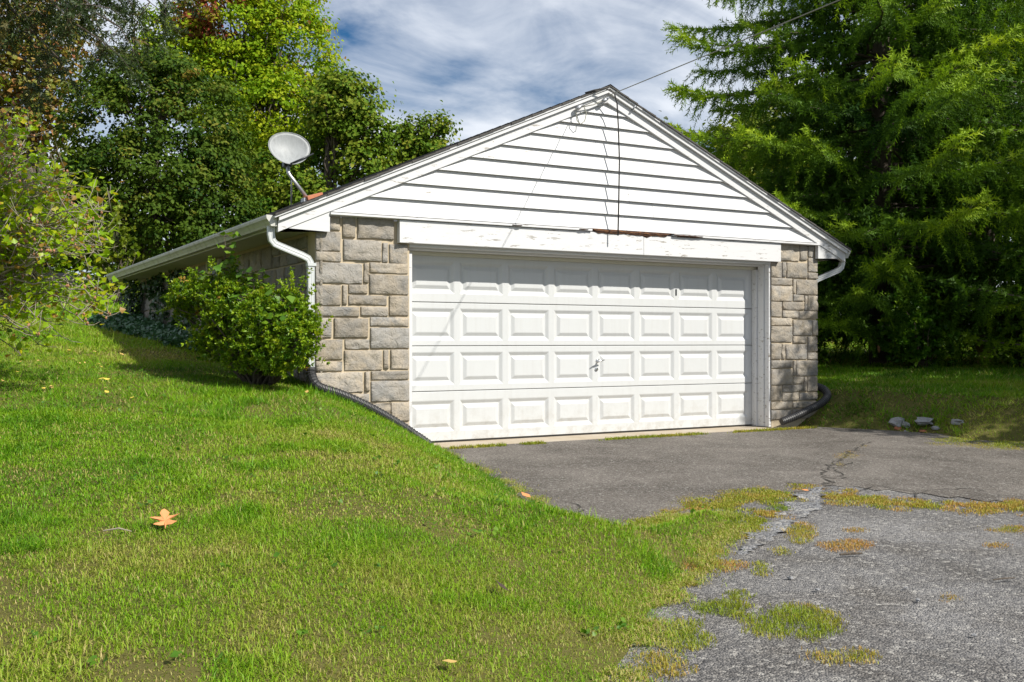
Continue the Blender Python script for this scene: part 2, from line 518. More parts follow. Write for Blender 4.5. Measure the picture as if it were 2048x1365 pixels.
def drive_sd(x, y):
    """signed distance to the edge of the drive, positive on the grass"""
    x = np.asarray(x, float); y = np.asarray(y, float)
    best = np.full(x.shape, 1e9)
    inside = np.zeros(x.shape, bool)
    n = len(DRIVE)
    for i in range(n):
        ax, ay = DRIVE[i]; bx, by = DRIVE[(i + 1) % n]
        ex, ey = bx - ax, by - ay
        t = np.clip(((x - ax) * ex + (y - ay) * ey) / (ex * ex + ey * ey), 0, 1)
        best = np.minimum(best, (x - ax - t * ex) ** 2 + (y - ay - t * ey) ** 2)
        c = ((ay > y) != (by > y))
        with np.errstate(divide='ignore', invalid='ignore'):
            xi = (bx - ax) * (y - ay) / (by - ay if by != ay else 1e-9) + ax
        inside ^= (c & (x < xi))
    d = np.sqrt(best)
    return np.where(inside, -d, d)


def z_drive(x, y):
    return -0.025 + 0.022 * np.minimum(0, np.asarray(y, float) + .3) + 0.02 * (vnoise(x, y, 1.7, 4) - .5) * smooth01((-np.asarray(y, float) - .4) / 1.5)


def z_lawn(x, y):
    x = np.asarray(x, float); y = np.asarray(y, float)
    yl = np.where(y > 30, 30 + (y - 30) * 0.25, y)
    zl = .66 + .085 * yl + .05 * (vnoise(x, y, 2.6, 1) - .5) + .02 * (vnoise(x, y, .8, 2) - .5)
    yr = np.clip(y, -20, 40); xr = np.clip(x, 4, 40)
    zr = .42 + .02 * yr + .02 * (xr - 6) + .05 * (vnoise(x, y, 2.2, 5) - .5)
    k = smooth01((x + 1.2) / 7.0)
    k = np.where(y < -2, smooth01((x + 1.2) / 7.0), k)
    tgt = zl * (1 - k) + zr * k
    zdv = z_drive(x, y)
    s = drive_sd(x, y)
    w = np.where(x < 3, 1.25, 1.0)
    t = np.clip(s / w, 0, 1)
    t = t * (1.45 - .45 * t)
    out = zdv - .012 + (tgt - zdv + .012) * t
    return np.where(s < 0, zdv - .012 - .08 * np.clip(-s / .3, 0, 1), out)


def graded(lo, hi, far0, far1, step):
    core = list(np.arange(lo, hi + 1e-6, step))
    a, s = core[0], step
    left = []
    while a > far0:
        s *= 1.22; a -= s; left.append(a)
    b, s = core[-1], step
    right = []
    while b < far1:
        s *= 1.22; b += s; right.append(b)
    return np.array(left[::-1] + core + right)


def grid_mesh(name, xs, ys, zf, keep=None):
    X, Y = np.meshgrid(xs, ys)
    Z = zf(X, Y)
    V = np.stack([X, Y, Z], -1).reshape(-1, 3)
    nx = len(xs)
    I, J = np.meshgrid(np.arange(len(xs) - 1), np.arange(len(ys) - 1))
    a = (J * nx + I).ravel()
    Fc = np.stack([a, a + 1, a + nx + 1, a + nx], -1)
    if keep is not None:
        cx = X.reshape(-1)[Fc].mean(1); cy = Y.reshape(-1)[Fc].mean(1)
        Fc = Fc[keep(cx, cy)]
    return np_mesh(name, V, Fc, smooth=True)


def outside_garage(x, y):
    return ~((x > -1.0) & (x < 5.7) & (y > 0.2) & (y < 10.1))


lawn = link('lawn', grid_mesh('lawn', graded(-9, 10, -420, 420, .11), graded(-10, 12, -300, 420, .12), z_lawn, outside_garage), M['soil'])
tag(lawn, kind='structure')


def seam(x):      # where the smooth pad meets the older coarse drive
    return np.interp(x, [-2, -.9, 0, .65, 1.3, 2.04, 2.65, 5, 9, 30], [-4.4, -4.4, -4.25, -3.95, -3.8, -3.75, -5.0, -6.6, -9.5, -24])


gx = np.arange(-9.5, 27, .12); gy = np.arange(-20, -.18, .12)
pad_o = link('driveway_pad', grid_mesh('driveway_pad', gx, gy, lambda x, y: z_drive(x, y) + .0075 + .0085 * smooth01((y - seam(x)) / .3), lambda x, y: (drive_sd(x, y) < .4) & (y > seam(x) - .1)), M['pad'])
tag(pad_o, kind='structure')
drv_o = link('driveway', grid_mesh('driveway', gx, gy, lambda x, y: z_drive(x, y) + .006 * vnoise(x, y, .22, 8), lambda x, y: (drive_sd(x, y) < .4) & (y < seam(x) + .3)), M['drive'])
tag(drv_o, kind='structure')


def on_drive(px, py):
    P = onZ(px, py, -.06)
    for _ in range(12):
        P = onZ(px, py, float(z_drive(P[0], P[1])) + .01)
    return P


def on_lawn(px, py, d0=2.0):
    d = np.arange(d0, 60, .01)
    P = CAM + ray(px, py) * d[:, None]
    below = P[:, 2] < np.maximum(z_lawn(P[:, 0], P[:, 1]), z_drive(P[:, 0], P[:, 1]))
    return P[int(np.argmax(below))] if below.any() else P[-1]


# concrete apron under the door
ap = MB()
ap.add([(-.3, -.30, -.022), (5.3, -.30, -.022), (5.3, .7, -.004), (-.3, .7, -.004), (-.3, -.30, -.2), (5.3, -.30, -.2), (5.3, .7, -.2), (-.3, .7, -.2)],
       [(0, 1, 2, 3), (0, 4, 5, 1), (1, 5, 6, 2), (3, 2, 6, 7), (0, 3, 7, 4)])
tag(ap.build('concrete_apron', M['concrete']), kind='structure')

# worn strip of older paving between the two surfaces, ridged
ws = [on_drive(*p) for p in [(1600, 985), (1655, 975), (1640, 1010), (1600, 1045), (1540, 1085), (1500, 1105), (1470, 1110), (1500, 1080), (1545, 1040)]]


def blob_patch(name, pts, mat, lift, amp=.012, kind='structure'):
    P = np.array([[p[0], p[1]] for p in pts])
    lo, hi = P.min(0) - .1, P.max(0) + .1
    def sd(x, y):
        ins = np.zeros(x.shape, bool)
        for i in range(len(P)):
            ax, ay = P[i]; bx, by = P[(i + 1) % len(P)]
            ins ^= ((ay > y) != (by > y)) & (x < (bx - ax) * (y - ay) / ((by - ay) or 1e-9) + ax)
        return ins
    def zf(x, y):
        return z_drive(x, y) + lift + amp * vnoise(x, y, .09, 6) + .010 * np.sin(16 * (x * .5 + y))
    def kp(x, y):
        j = .10 * (vnoise(x, y, .15, 9) - .5); k = .10 * (vnoise(x, y, .15, 12) - .5)
        return sd(x + j, y + k)
    o = link(name, grid_mesh(name, np.arange(lo[0], hi[0], .03), np.arange(lo[1], hi[1], .03), zf, kp), mat)
    return tag(o, kind=kind)


blob_patch('worn_paving', ws, M['worn'], .008)


def crack(pts, w):
    vs, fs = [], []
    P = []
    for a, b in zip(pts[:-1], pts[1:]):
        n = max(2, int(np.linalg.norm(np.array(b[:2]) - np.array(a[:2])) / .06))
        for i in range(n):
            P.append(np.array(a[:2]) + (np.array(b[:2]) - np.array(a[:2])) * i / n + rng.normal(0, .030, 2))
    P = np.array(P)
    for i, p in enumerate(P):
        d = P[min(i + 1, len(P) - 1)] - P[max(i - 1, 0)]
        d = d / (np.linalg.norm(d) + 1e-9)
        s = np.array([-d[1], d[0]]) * w * (.4 + rng.random())
        for q in (p - s, p + s):
            up = .020 if q[1] > float(seam(q[0])) - .1 else .012
            vs.append((q[0], q[1], float(z_drive(q[0], q[1])) + up))
    fs = [(2 * i, 2 * i + 1, 2 * i + 3, 2 * i + 2) for i in range(len(P) - 1)]
    o = MB().add(vs, fs).build('pavement_crack', M['crack'])
    return tag(o, kind='structure')


for line, w in [([(1660, 972), (1700, 985), (1780, 1003), (1900, 1010), (2048, 1022)], .0032),
                ([(1660, 970), (1645, 950), (1655, 935), (1690, 915), (1740, 885)], .010),
                ([(1655, 970), (1600, 968), (1560, 970)], .007),
                ([(1690, 960), (1670, 940), (1700, 925)], .008),
                ([(1700, 985), (1760, 975), (1830, 985), (1900, 980), (1990, 985)], .006),
                ([(1830, 985), (1860, 1000), (1900, 1008)], .006),
                ([(1150, 1010), (1170, 1030), (1195, 1045)], .006)]:
    crack([on_drive(*p) for p in line], w)

# ------------------------------------------------------------------ the garage
G = empty('garage', (2.335, 5.0, 0.0), 'white gabled two-car garage with grey stone piers and paneled overhead door', 'garage')
D = 0.32          # door leaf stands this far behind the stone face
RX, RZ, SL = 2.335, 4.07, 0.4385


def ztop(x):
    return RZ - SL * abs(x - RX)


def stone_mesh(w, h, face, seed, amp=.022):
    """rock-faced cast stone block, local x = width, local -y = outwards, z = height, origin at its lower left back"""
    nx = max(5, min(16, int(w / .028))); nz = max(5, min(10, int(h / .028)))
    vs, fs = [], []
    for j in range(nz + 1):
        for i in range(nx + 1):
            u, v = i / nx, j / nz
            # edge rows close to the border give a rounded arris
            uu = (0, min(.2, .007 / w), 1 - min(.2, .007 / w), 1)[[0, 1, nx - 1, nx].index(i)] if i in (0, 1, nx - 1, nx) else u
            vv = (0, min(.2, .007 / h), 1 - min(.2, .007 / h), 1)[[0, 1, nz - 1, nz].index(j)] if j in (0, 1, nz - 1, nz) else v
            x, z = uu * w, vv * h
            edge = i in (0, nx) or j in (0, nz)
            x += .005 * mnoise.noise(Vector((seed * 3.1, z * 9, x * 4)))
            z += .005 * mnoise.noise(Vector((seed * 5.7, x * 8, z * 3)))
            n = mnoise.fractal(Vector((x * 9 + seed * 13.7, z * 17, seed)), .9, 2.1, 4)
            sk = .6 * math.sin(seed * 7.7)
            rg = 1 - 1.7 * abs(mnoise.noise(Vector(((x + sk * z) * 6 + seed * 3.3, (z - sk * x) * 15 + seed, 2.2))))
            d = face if not edge else face * .72
            y = -d - (0 if edge else amp * (.45 * n + 1.0 * (rg - .55)))
            vs.append((x, y, z))
    for j in range(nz):
        for i in range(nx):
            a = j * (nx + 1) + i
            fs.append((a, a + 1, a + nx + 2, a + nx + 1))
    # skirt into the mortar
    ring = [i for i in range(nx + 1)] + [j * (nx + 1) + nx for j in range(1, nz + 1)] + [nz * (nx + 1) + i for i in range(nx - 1, -1, -1)] + [j * (nx + 1) for j in range(nz - 1, 0, -1)]
    b = len(vs)
    for r in ring:
        vs.append((vs[r][0], .01, vs[r][2]))
    k = len(ring)
    for i in range(k):
        i2 = (i + 1) % k
        fs.append((ring[i], b + i, b + i2, ring[i2]))
    me = bpy.data.meshes.new('stone')
    me.from_pydata(vs, [], fs)
    me.polygons.foreach_set('use_smooth', [True] * len(me.polygons))
    me.update()
    me.materials.append(M['stone'])
    return me


_sn = [0]


def place_stone(x0, x1, z0, z1, parent, rotz=0.0, origin=(0, 0)):
    """block on the front face (rotz 0) or along a side wall (rotz -90: x runs towards -y)"""
    _sn[0] += 1
    me = stone_mesh(x1 - x0, z1 - z0, .016 + .007 * rnd.random(), _sn[0] * 1.37)
    o = bpy.data.objects.new('stone', me)
    SC.collection.objects.link(o)
    if rotz == 0.0:
        o.location = (x0, .03, z0)
    else:
        o.location = (origin[0], x1, z0)
        o.rotation_euler = (0, 0, rotz)
    attach(o, parent)
    return o


SL_ = [(172, 35, 232, 115), (247, 42, 318, 155), (332, 50, 536, 165), (128, 125, 234, 232), (252, 172, 466, 290), (474, 188, 503, 298), (513, 196, 615, 304),
       (128, 240, 236, 292), (130, 303, 358, 418), (368, 303, 395, 415), (403, 303, 617, 360), (400, 370, 620, 480), (132, 430, 235, 543), (246, 428, 272, 540),
       (282, 425, 387, 476), (282, 487, 498, 540), (513, 490, 620, 601), (132, 552, 340, 605), (352, 551, 505, 603), (132, 615, 183, 727), (199, 617, 390, 727),
       (405, 612, 622, 662), (406, 672, 624, 788), (134, 738, 244, 852), (262, 738, 398, 792), (258, 800, 470, 912), (480, 798, 507, 905), (521, 795, 622, 905),
       (132, 862, 243, 918), (132, 926, 360, 1040), (374, 922, 400, 1032), (410, 918, 622, 966), (410, 974, 626, 1088), (150, 1048, 243, 1130), (253, 1057, 288, 1155),
       (297, 1048, 396, 1096), (300, 1104, 518, 1160), (524, 1096, 626, 1202), (160, 1168, 290, 1215), (300, 1168, 513, 1210), (170, 1222, 420, 1262), (430, 1216, 626, 1260), (250, 1270, 600, 1310)]
SR_ = [(235, 143, 357, 243), (362, 150, 404, 240), (412, 155, 443, 220), (192, 252, 253, 340), (258, 252, 278, 340), (284, 255, 404, 346), (412, 227, 466, 308), (410, 315, 466, 350),
       (190, 345, 313, 388), (190, 393, 316, 483), (321, 352, 338, 435), (343, 356, 466, 445), (323, 444, 385, 482), (390, 450, 405, 540), (410, 450, 466, 540), (190, 487, 253, 575),
       (260, 487, 386, 535), (258, 539, 352, 582), (357, 543, 466, 588), (190, 582, 313, 628), (190, 632, 316, 725), (322, 595, 432, 687), (437, 597, 466, 687), (322, 692, 402, 733),
       (190, 735, 250, 828), (255, 738, 274, 828), (279, 738, 404, 828), (409, 693, 466, 783), (409, 788, 466, 830), (182, 835, 315, 880), (182, 886, 318, 980), (323, 838, 338, 927),
       (343, 836, 466, 927), (324, 932, 382, 975), (387, 932, 403, 1020), (408, 932, 466, 1020), (182, 985, 252, 1075), (260, 980, 383, 1022), (258, 1027, 353, 1075), (358, 1027, 466, 1070),
       (178, 1080, 315, 1125), (322, 1080, 466, 1115), (176, 1130, 310, 1185), (318, 1122, 466, 1180)]

pl = MB().box(-1.13, -.13, .03, .34, -.15, 2.36).build('stone_pier', M['mortar'], G)
for (a, b, c, d) in SL_:
    s = 853 / 300
    p0 = onY(600 + a / s, 420 + (b + d) / 2 / s); p1 = onY(600 + c / s, 420 + (b + d) / 2 / s)
    xm = 600 + (a + c) / 2 / s
    zt = onY(xm, 420 + b / s)[2]; zb = onY(xm, 420 + d / s)[2]
    x0, x1 = max(p0[0], -1.125), min(p1[0], -.128)
    if a < 140: x0 = -1.155
    place_stone(x0, x1, zb, zt, pl)
pr = MB().box(4.985, 5.785, .03, .34, -.15, 2.36).build('stone_pier', M['mortar'], G)
for (a, b, c, d) in SR_:
    s = 831 / 280
    p0 = onY(1480 + a / s, 440 + (b + d) / 2 / s); p1 = onY(1480 + c / s, 440 + (b + d) / 2 / s)
    xm = 1480 + (a + c) / 2 / s
    zt = onY(xm, 440 + b / s)[2]; zb = onY(xm, 440 + d / s)[2]
    x0 = p0[0] if a > 200 else 4.97
    place_stone(x0, p1[0], zb, zt, pr)

# left side wall: larger squared blocks of mixed size, row by row
sw = MB().box(-1.10, -.80, .345, 10.2, -.2, 2.26).build('side_wall', M['mortar'], G)
rows = [(.20, .44), (.46, .66), (.68, .96), (.98, 1.16), (1.18, 1.46), (1.48, 1.64), (1.66, 1.92), (1.94, 2.20)]
for ri, (z0, z1) in enumerate(rows):
    y = .01 if ri % 2 else .01
    first = True
    while y < 10.1:
        w = .12 if (first and ri % 2) else rnd.choice([.2, .26, .3, .36, .42, .5])
        y1 = min(y + w, 10.15)
        if float(z_lawn(-1.25, y1)) < z1:
            if (z1 - z0) > .22 and rnd.random() < .3 and w > .25 and not first:
                zm = z0 + (z1 - z0) * .5
                place_stone(y, y1, z0, zm - .01, sw, -math.pi / 2, (-1.10, 0))
                place_stone(y, y1, zm + .01, z1, sw, -math.pi / 2, (-1.10, 0))
            else:
                place_stone(y, y1, z0, z1, sw, -math.pi / 2, (-1.10, 0))
        y = y1 + .034
        first = False
# small dark window high in the side wall
wy0, wy1 = 3.9, 4.5
win = MB().box(-1.185, -1.09, wy0, wy1, 1.70, 2.19).build('window', M['dark'], G)
MB().box(-1.20, -1.15, wy0 - .05, wy0 - .002, 1.66, 2.2).box(-1.20, -1.15, wy1 + .002, wy1 + .05, 1.66, 2.2).box(-1.20, -1.15, wy0, wy1, 1.65, 1.698).build('window_frame', M['soffit'], win)
MB().box(5.50, 5.77, .345, 10.2, -.2, 2.26).build('side_wall', M['mortar'], G)
MB().box(-.79, 5.49, 9.95, 10.19, -.2, 2.26).build('back_wall', M['mortar'], G)
MB().prism_y([(-1.12, 2.262), (5.77, 2.262), (RX, RZ - .12)], 9.96, 10.18).build('back_gable', M['paint'], G)

# gable backing and clapboards
SILL = 2.40
MB().prism_y([(-1.08, SILL), (5.75, SILL), (RX, RZ - .13)], .012, .11).build('gable_sheathing', M['paint'], G)
zs = [SILL + .012, 2.592, 2.762, 2.932, 3.102, 3.272, 3.440, 3.606, 3.752, 3.93]


def rake_x(z, side, off=.155):
    return RX + side * max(.001, (RZ - off - z) / SL)


for i in range(len(zs) - 1):
    z0, z1 = zs[i], min(zs[i + 1] + .02, RZ - .158)
    xl0, xr0, xl1, xr1 = rake_x(z0, -1), rake_x(z0, 1), rake_x(z1, -1), rake_x(z1, 1)
    joints = {0: [2.62], 1: [1.72, 3.02], 2: [2.66], 5: [2.20]}.get(i, [])
    cuts = [None] + joints + [None]
    for a, b in zip(cuts[:-1], cuts[1:]):
        l0 = xl0 if a is None else a + .0015; l1 = xl1 if a is None else a + .0015
        r0 = xr0 if b is None else b - .0015; r1 = xr1 if b is None else b - .0015
        y0 = -.047 + rnd.uniform(-.004, .002); y1 = -.006
        vs = [(l0, y0, z0), (r0, y0, z0), (r1, y1, z1), (l1, y1, z1), (l0, y0 + .030, z0), (r0, y0 + .030, z0), (r1, y1 + .008, z1), (l1, y1 + .008, z1)]
        MB().add(vs, [(0, 1, 2, 3), (0, 4, 5, 1), (1, 5, 6, 2), (3, 2, 6, 7), (0, 3, 7, 4), (4, 7, 6, 5)]).build('siding_board', M['paint'], G)

# rake boards, crown strips, eave returns
for sd in (-1, 1):
    xe = RX + sd * 3.90
    def P(x, off): return (x, ztop(x) - off)
    a, b = (xe, RX - .001) if sd < 0 else (RX + .001, xe)
    MB().prism_y([P(a, .182), P(b, .182), P(b, .078), P(a, .078)], -.062, .008).build('rake_board', M['paint_worn'], G)
    MB().prism_y([P(a, .076), P(b, .076), P(b, .034), P(a, .034)], -.098, .006).build('rake_trim', M['paint'], G)
    # triangular return closing the eave
    if sd < 0:
        poly = [(xe + .002, 2.222), (-1.032, 2.205), (-1.032, ztop(-1.032) - .184), (xe + .002, ztop(xe) - .184)]
    else:
        poly = [(5.742, 2.205), (xe - .002, 2.222), (xe - .002, ztop(xe) - .184), (5.742, ztop(5.742) - .184)]
    MB().prism_y(poly, -.050, .006).build('eave_return', M['paint_worn'], G)

# roof: decking plus overlapping shingle courses
for sd in (-1, 1):
    xe = RX + sd * 3.945
    a, b = (xe, RX) if sd < 0 else (RX, xe)
    roof = MB().prism_y([(a, ztop(a) - .032), (b, ztop(b) - .032), (b, ztop(b) - .014), (a, ztop(a) - .014)], -.115, 10.4).build('roof', M['paint'], G)
    mb = MB()
    n = 30
    for k in range(n):
        xa = xe + (RX - xe) * k / n; xb = xe + (RX - xe) * min(1, (k + 1.4) / n)
        j = rnd.uniform(-.006, .006)
        lo = [(xa, ztop(xa) - .012), (xa, ztop(xa) + .010), (xb, ztop(xb) + .001), (xb, ztop(xb) - .012)]
        if sd < 0: lo = lo[::-1]
        mb.prism_y(lo, -.128 + j, 10.42)
    tag(mb.build('shingles', M['shingle'], roof), kind='stuff')
    if sd > 0:
        cap = MB()
        for k in range(48):
            y = -.13 + k * .22
            cap.add([(RX - .13, y, ztop(RX - .13) + .012), (RX, y, RZ + .016), (RX + .13, y, ztop(RX + .13) + .012), (RX - .13, y + .25, ztop(RX - .13) + .006), (RX, y + .25, RZ + .008), (RX + .13, y + .25, ztop(RX + .13) + .006)],
                    [(0, 1, 4, 3), (1, 2, 5, 4)])
        tag(cap.build('ridge_cap', M['shingle'], roof), kind='stuff')

# eaves: soffit, fascia, gutter
for sd in (-1, 1):
    xw = -1.13 if sd < 0 else 5.80
    xe = RX + sd * 3.885
    MB().box(min(xw, xe) + .002, max(xw, xe) - .002, .01, 10.36, 2.232, 2.244).build('soffit', M['soffit'], G)
    xf = xe
    MB().box(min(xf, xf + sd * .018), max(xf, xf + sd * .018), .009, 10.36, 2.215, 2.338).build('fascia', M['paint'], G)
    # ogee gutter trough, profile in x/z swept along the eave
    o0 = xf + sd * .020
    prof = [(0, .105), (0, 0), (.062, 0), (.070, .022), (.088, .052), (.104, .070), (.108, .092), (.108, .108), (.098, .108), (.098, .094), (.092, .074), (.060, .030), (.052, .008), (.008, .008), (.008, .105)]
    zg = 2.232
    vs, fs = [], []
    ys = [-.045, 3.2, 6.8, 10.37]
    for yi, y in enumerate(ys):
        for (u, v) in prof:
            vs.append((o0 + sd * u, y, zg + v))
    k = len(prof)
    for yi in range(len(ys) - 1):
        for i in range(k):
            i2 = (i + 1) % k
            q = (yi * k + i, yi * k + i2, (yi + 1) * k + i2, (yi + 1) * k + i)
            fs.append(q if sd > 0 else q[::-1])
    gut = MB().add(vs, fs).build('gutter', M['gutter'], G)
    outer = [(o0 + sd * u, zg + v) for (u, v) in prof[:8]]
    if sd < 0: outer = outer[::-1]
    MB().prism_y(outer, -.049, -.0452).build('gutter_end_cap', M['gutter'], gut)
    MB().box(*sorted((o0 + sd * .004, o0 + sd * .112)), 6.1, 6.16, zg + .100, zg + .112).build('gutter_strap', M['gutter'], gut)


def rect_spout(pts, w, d, parent, name='downspout'):
    """corrugated rectangular downspout swept along pts (Vectors), side axis fixed towards y"""
    vs, fs = [], []
    prof = [(-.5, -.5), (-.3, -.44), (-.1, -.5), (.1, -.44), (.3, -.5), (.5, -.44), (.5, .5), (-.5, .5)]
    k = len(prof)
    pts = [Vector(p) for p in pts]
    for i, p in enumerate(pts):
        tdir = (pts[min(i + 1, len(pts) - 1)] - pts[max(i - 1, 0)]).normalized()
        yv = Vector((0, 1, 0)); yv = (yv - tdir * yv.dot(tdir)).normalized()
        xv = yv.cross(tdir).normalized()
        for (u, v) in prof:
            vs.append(p + xv * u * w + yv * v * d)
    for i in range(len(pts) - 1):
        for j in range(k):
            j2 = (j + 1) % k
            fs.append((i * k + j, i * k + j2, (i + 1) * k + j2, (i + 1) * k + j))
    fs.append(tuple(range((len(pts) - 1) * k, len(pts) * k)))
    return MB().add(vs, fs).build(name, M['downspout'], parent)


xg = RX - 3.885 - .06
ds = rect_spout([(xg, .03, 2.235), (xg, .03, 2.15), (xg + .01, .03, 2.10), (xg + .04, .03, 2.065), (xg + .09, .03, 2.045), (-1.30, .03, 1.965), (-1.235, .03, 1.935), (-1.215, .03, 1.90), (-1.205, .03, 1.84), (-1.205, .03, .76)], .066, .052, G)
for z in (1.86, 1.0):
    MB().box(-1.245, -1.158, -.004, .064, z, z + .03).build('spout_strap', M['downspout'], ds)
xg2 = RX + 3.885 + .06
rect_spout([(xg2, .04, 2.235), (xg2, .04, 2.16), (xg2 - .02, .04, 2.11), (xg2 - .06, .04, 2.075), (5.95, .16, 1.95), (5.88, .20, 1.90), (5.86, .22, 1.84), (5.86, .22, .5)], .066, .052, G)

# header beam over the door with its rotted drip ledge
hb = []
for (a, b) in [(-.272, 2.873), (2.877, 5.079)]:
    hb.append(MB().box(a, b, -.046, .028, 2.135, 2.372).build('header_board', M['paint_worn'], G, bevel=.003))
xr0, xr1 = 2.13, 3.28
for (a, b, o) in [(-1.03, 2.12, 0), (3.30, 5.75, 0)]:
    MB().add([(a, -.075, 2.380), (b, -.075, 2.380), (b, -.075, 2.402), (a, -.075, 2.402), (a, .010, 2.374), (b, .010, 2.374), (b, .010, 2.412), (a, .010, 2.412)],
             [(0, 1, 2, 3), (4, 7, 6, 5), (0, 4, 5, 1), (3, 2, 6, 7), (0, 3, 7, 4), (1, 5, 6, 2)]).build('drip_ledge', M['paint_worn'], G)
# ragged decayed wood where the ledge is gone
def ragged(xa, xb, zlo, zhi, yf, amp, name):
    n = int((xb - xa) / .03)
    vs, fs = [], []
    for i in range(n + 1):
        x = xa + (xb - xa) * i / n
        e = min(1, min(i, n - i) / 3)
        j1 = amp * mnoise.noise(Vector((x * 9, 1.3, 0))) + amp * .6 * mnoise.noise(Vector((x * 30, 4.1, 0)))
        j2 = .006 * mnoise.noise(Vector((x * 21, 7.7, 0)))
        jy = .010 * mnoise.noise(Vector((x * 17, 2.9, 5)))
        zl = zlo + (1 - e) * (zhi - zlo) * .7 + j1
        vs += [(x, yf + jy, zl), (x, yf - .012 + jy * 2, (zl + zhi) / 2), (x, yf + jy, zhi + j2), (x, .008, zhi + j2), (x, .008, zl)]
    for i in range(n):
        for k in range(5):
            k2 = (k + 1) % 5
            fs.append((i * 5 + k, (i + 1) * 5 + k, (i + 1) * 5 + k2, i * 5 + k2))
    fs += [(0, 1, 2, 3, 4), tuple(n * 5 + k for k in (4, 3, 2, 1, 0))]
    return MB().add(vs, fs).build(name, M['rot'], G)


ragged(xr0, xr1, 2.362, 2.408, -.056, .012, 'rotten_ledge')
ragged(1.06, 1.18, 2.376, 2.392, -.079, .004, 'rotten_ledge')
ragged(1.94, 2.06, 2.376, 2.394, -.079, .004, 'rotten_ledge')
ragged(2.82, 3.02, 2.338, 2.375, -.0475, .014, 'rotten_ledge')
ragged(3.30, 3.75, 2.376, 2.396, -.079, .006, 'rotten_ledge')

# door frame
MB().box(-.128, 4.98, .03, .12, 2.105, 2.20).build('head_casing', M['paint'], G)
MB().box(-.128, 4.98, .122, .30, 2.085, 2.20).build('head_jamb', M['paint'], G)
MB().box(-.128, 4.98, D - .045, D - .004, 2.045, 2.082).build('head_stop', M['soffit'], G)
MB().box(4.945, 4.982, .035, .115, -.004, 2.103).build('door_casing', M['paint_worn'], G)
MB().box(4.930, 4.982, .117, .225, -.004, 2.083).build('door_jamb', M['paint_worn'], G)
MB().box(4.908, 4.982, .227, D - .004, -.004, 2.043).build('door_stop', M['paint_worn'], G)
MB().box(-.127, -.085, .06, D - .004, -.004, 2.043).build('door_jamb', M['paint'], G)

# overhead door: four sections, each with eight raised panels
door = MB().box(-.12, 4.98, D + .036, D + .06, .002, 2.2).build('garage_door', M['door'], G)
cols = [(-.008 + .6165 * i, .543 + .6165 * i) for i in range(8)]
secs = [(.004, .555), (.555, 1.054), (1.054, 1.534), (1.534, 2.15)]
prow = [(.109, .456), (.624, .988), (1.115, 1.473), (1.632, 1.985)]
pm = {}
for si, ((z0, z1), (p0, p1)) in enumerate(zip(secs, prow)):
    mb = MB()
    a0, a1 = z0 + .003, z1 - .003
    xs = [-.115] + [c for q in cols for c in q] + [4.975]
    for i in range(len(xs) - 1):
        hole = i % 2 == 1
        for (za, zb) in ([(a0 + .006, p0), (p1, a1 - .006)] if hole else [(a0 + .006, p0), (p0, p1), (p1, a1 - .006)]):
            mb.add([(xs[i], D, za), (xs[i + 1], D, za), (xs[i + 1], D, zb), (xs[i], D, zb)], [(0, 1, 2, 3)])
    # rounded lips top and bottom
    mb.add([(-.115, D, a0 + .006), (4.975, D, a0 + .006), (4.975, D + .008, a0), (-.115, D + .008, a0), (4.975, D + .035, a0), (-.115, D + .035, a0)], [(0, 3, 2, 1), (3, 5, 4, 2)])
    mb.add([(-.115, D, a1 - .006), (4.975, D, a1 - .006), (4.975, D + .008, a1), (-.115, D + .008, a1), (4.975, D + .035, a1), (-.115, D + .035, a1)], [(0, 1, 2, 3), (3, 2, 4, 5)])
    mb.build('door_section', M['door'], door)
    w, h = cols[0][1] - cols[0][0], p1 - p0
    rings = [(0, 0), (.010, .003), (.040, .020), (.052, .021), (.088, .004), (.096, .003)]
    vs, fs = [], []
    for (ins, dep) in rings:
        vs += [(ins, dep, ins), (w - ins, dep, ins), (w - ins, dep, h - ins), (ins, dep, h - ins)]
    for r in range(len(rings) - 1):
        for k in range(4):
            k2 = (k + 1) % 4
            fs.append((r * 4 + k, r * 4 + k2, r * 4 + 4 + k2, r * 4 + 4 + k))
    b = (len(rings) - 1) * 4
    fs.append((b, b + 1, b + 2, b + 3))
    me = MB().add(vs, fs).mesh('door_panel')
    me.materials.append(M['door'])
    for (ca, cb) in cols:
        o = bpy.data.objects.new('door_panel', me)
        SC.collection.objects.link(o)
        o.location = (ca, D, p0)
        attach(o, door)
MB().box(-.115, 4.975, D + .004, D + .034, -.004, .002).build('bottom_seal', M['pipe'], door)
# T handle, keyhole and a small dark slot
hp = onY(1195, 722, D); lp = onY(1192.5, 739, D)
hm = MB().tube([(hp[0], D - .001, hp[2]), (hp[0], D - .006, hp[2]), (hp[0], D - .008, hp[2])], [.026, .025, .018], 14)
hm.tube([(hp[0], D - .004, hp[2]), (hp[0], D - .055, hp[2])], .010, 10)
hm.tube([(hp[0] - .062, D - .058, hp[2] - .02), (hp[0] - .03, D - .062, hp[2] - .008), (hp[0], D - .064, hp[2]), (hp[0] + .03, D - .062, hp[2] + .006), (hp[0] + .06, D - .058, hp[2] + .010)], [.006, .010, .012, .010, .006], 8)
hm.build('handle', M['chrome'], door, smooth=True)
MB().tube([(lp[0], D - .001, lp[2]), (lp[0], D - .010, lp[2]), (lp[0], D - .012, lp[2])], [.024, .022, .014], 14).tube([(lp[0], D - .012, lp[2]), (lp[0], D - .0135, lp[2])], .007, 8).build('lock', M['chrome'], door)
kp = onY(1352, 586, D)
MB().box(kp[0] - .010, kp[0] + .010, D - .005, D - .001, kp[2] - .035, kp[2] + .045).build('slot_plate', M['dark'], door)

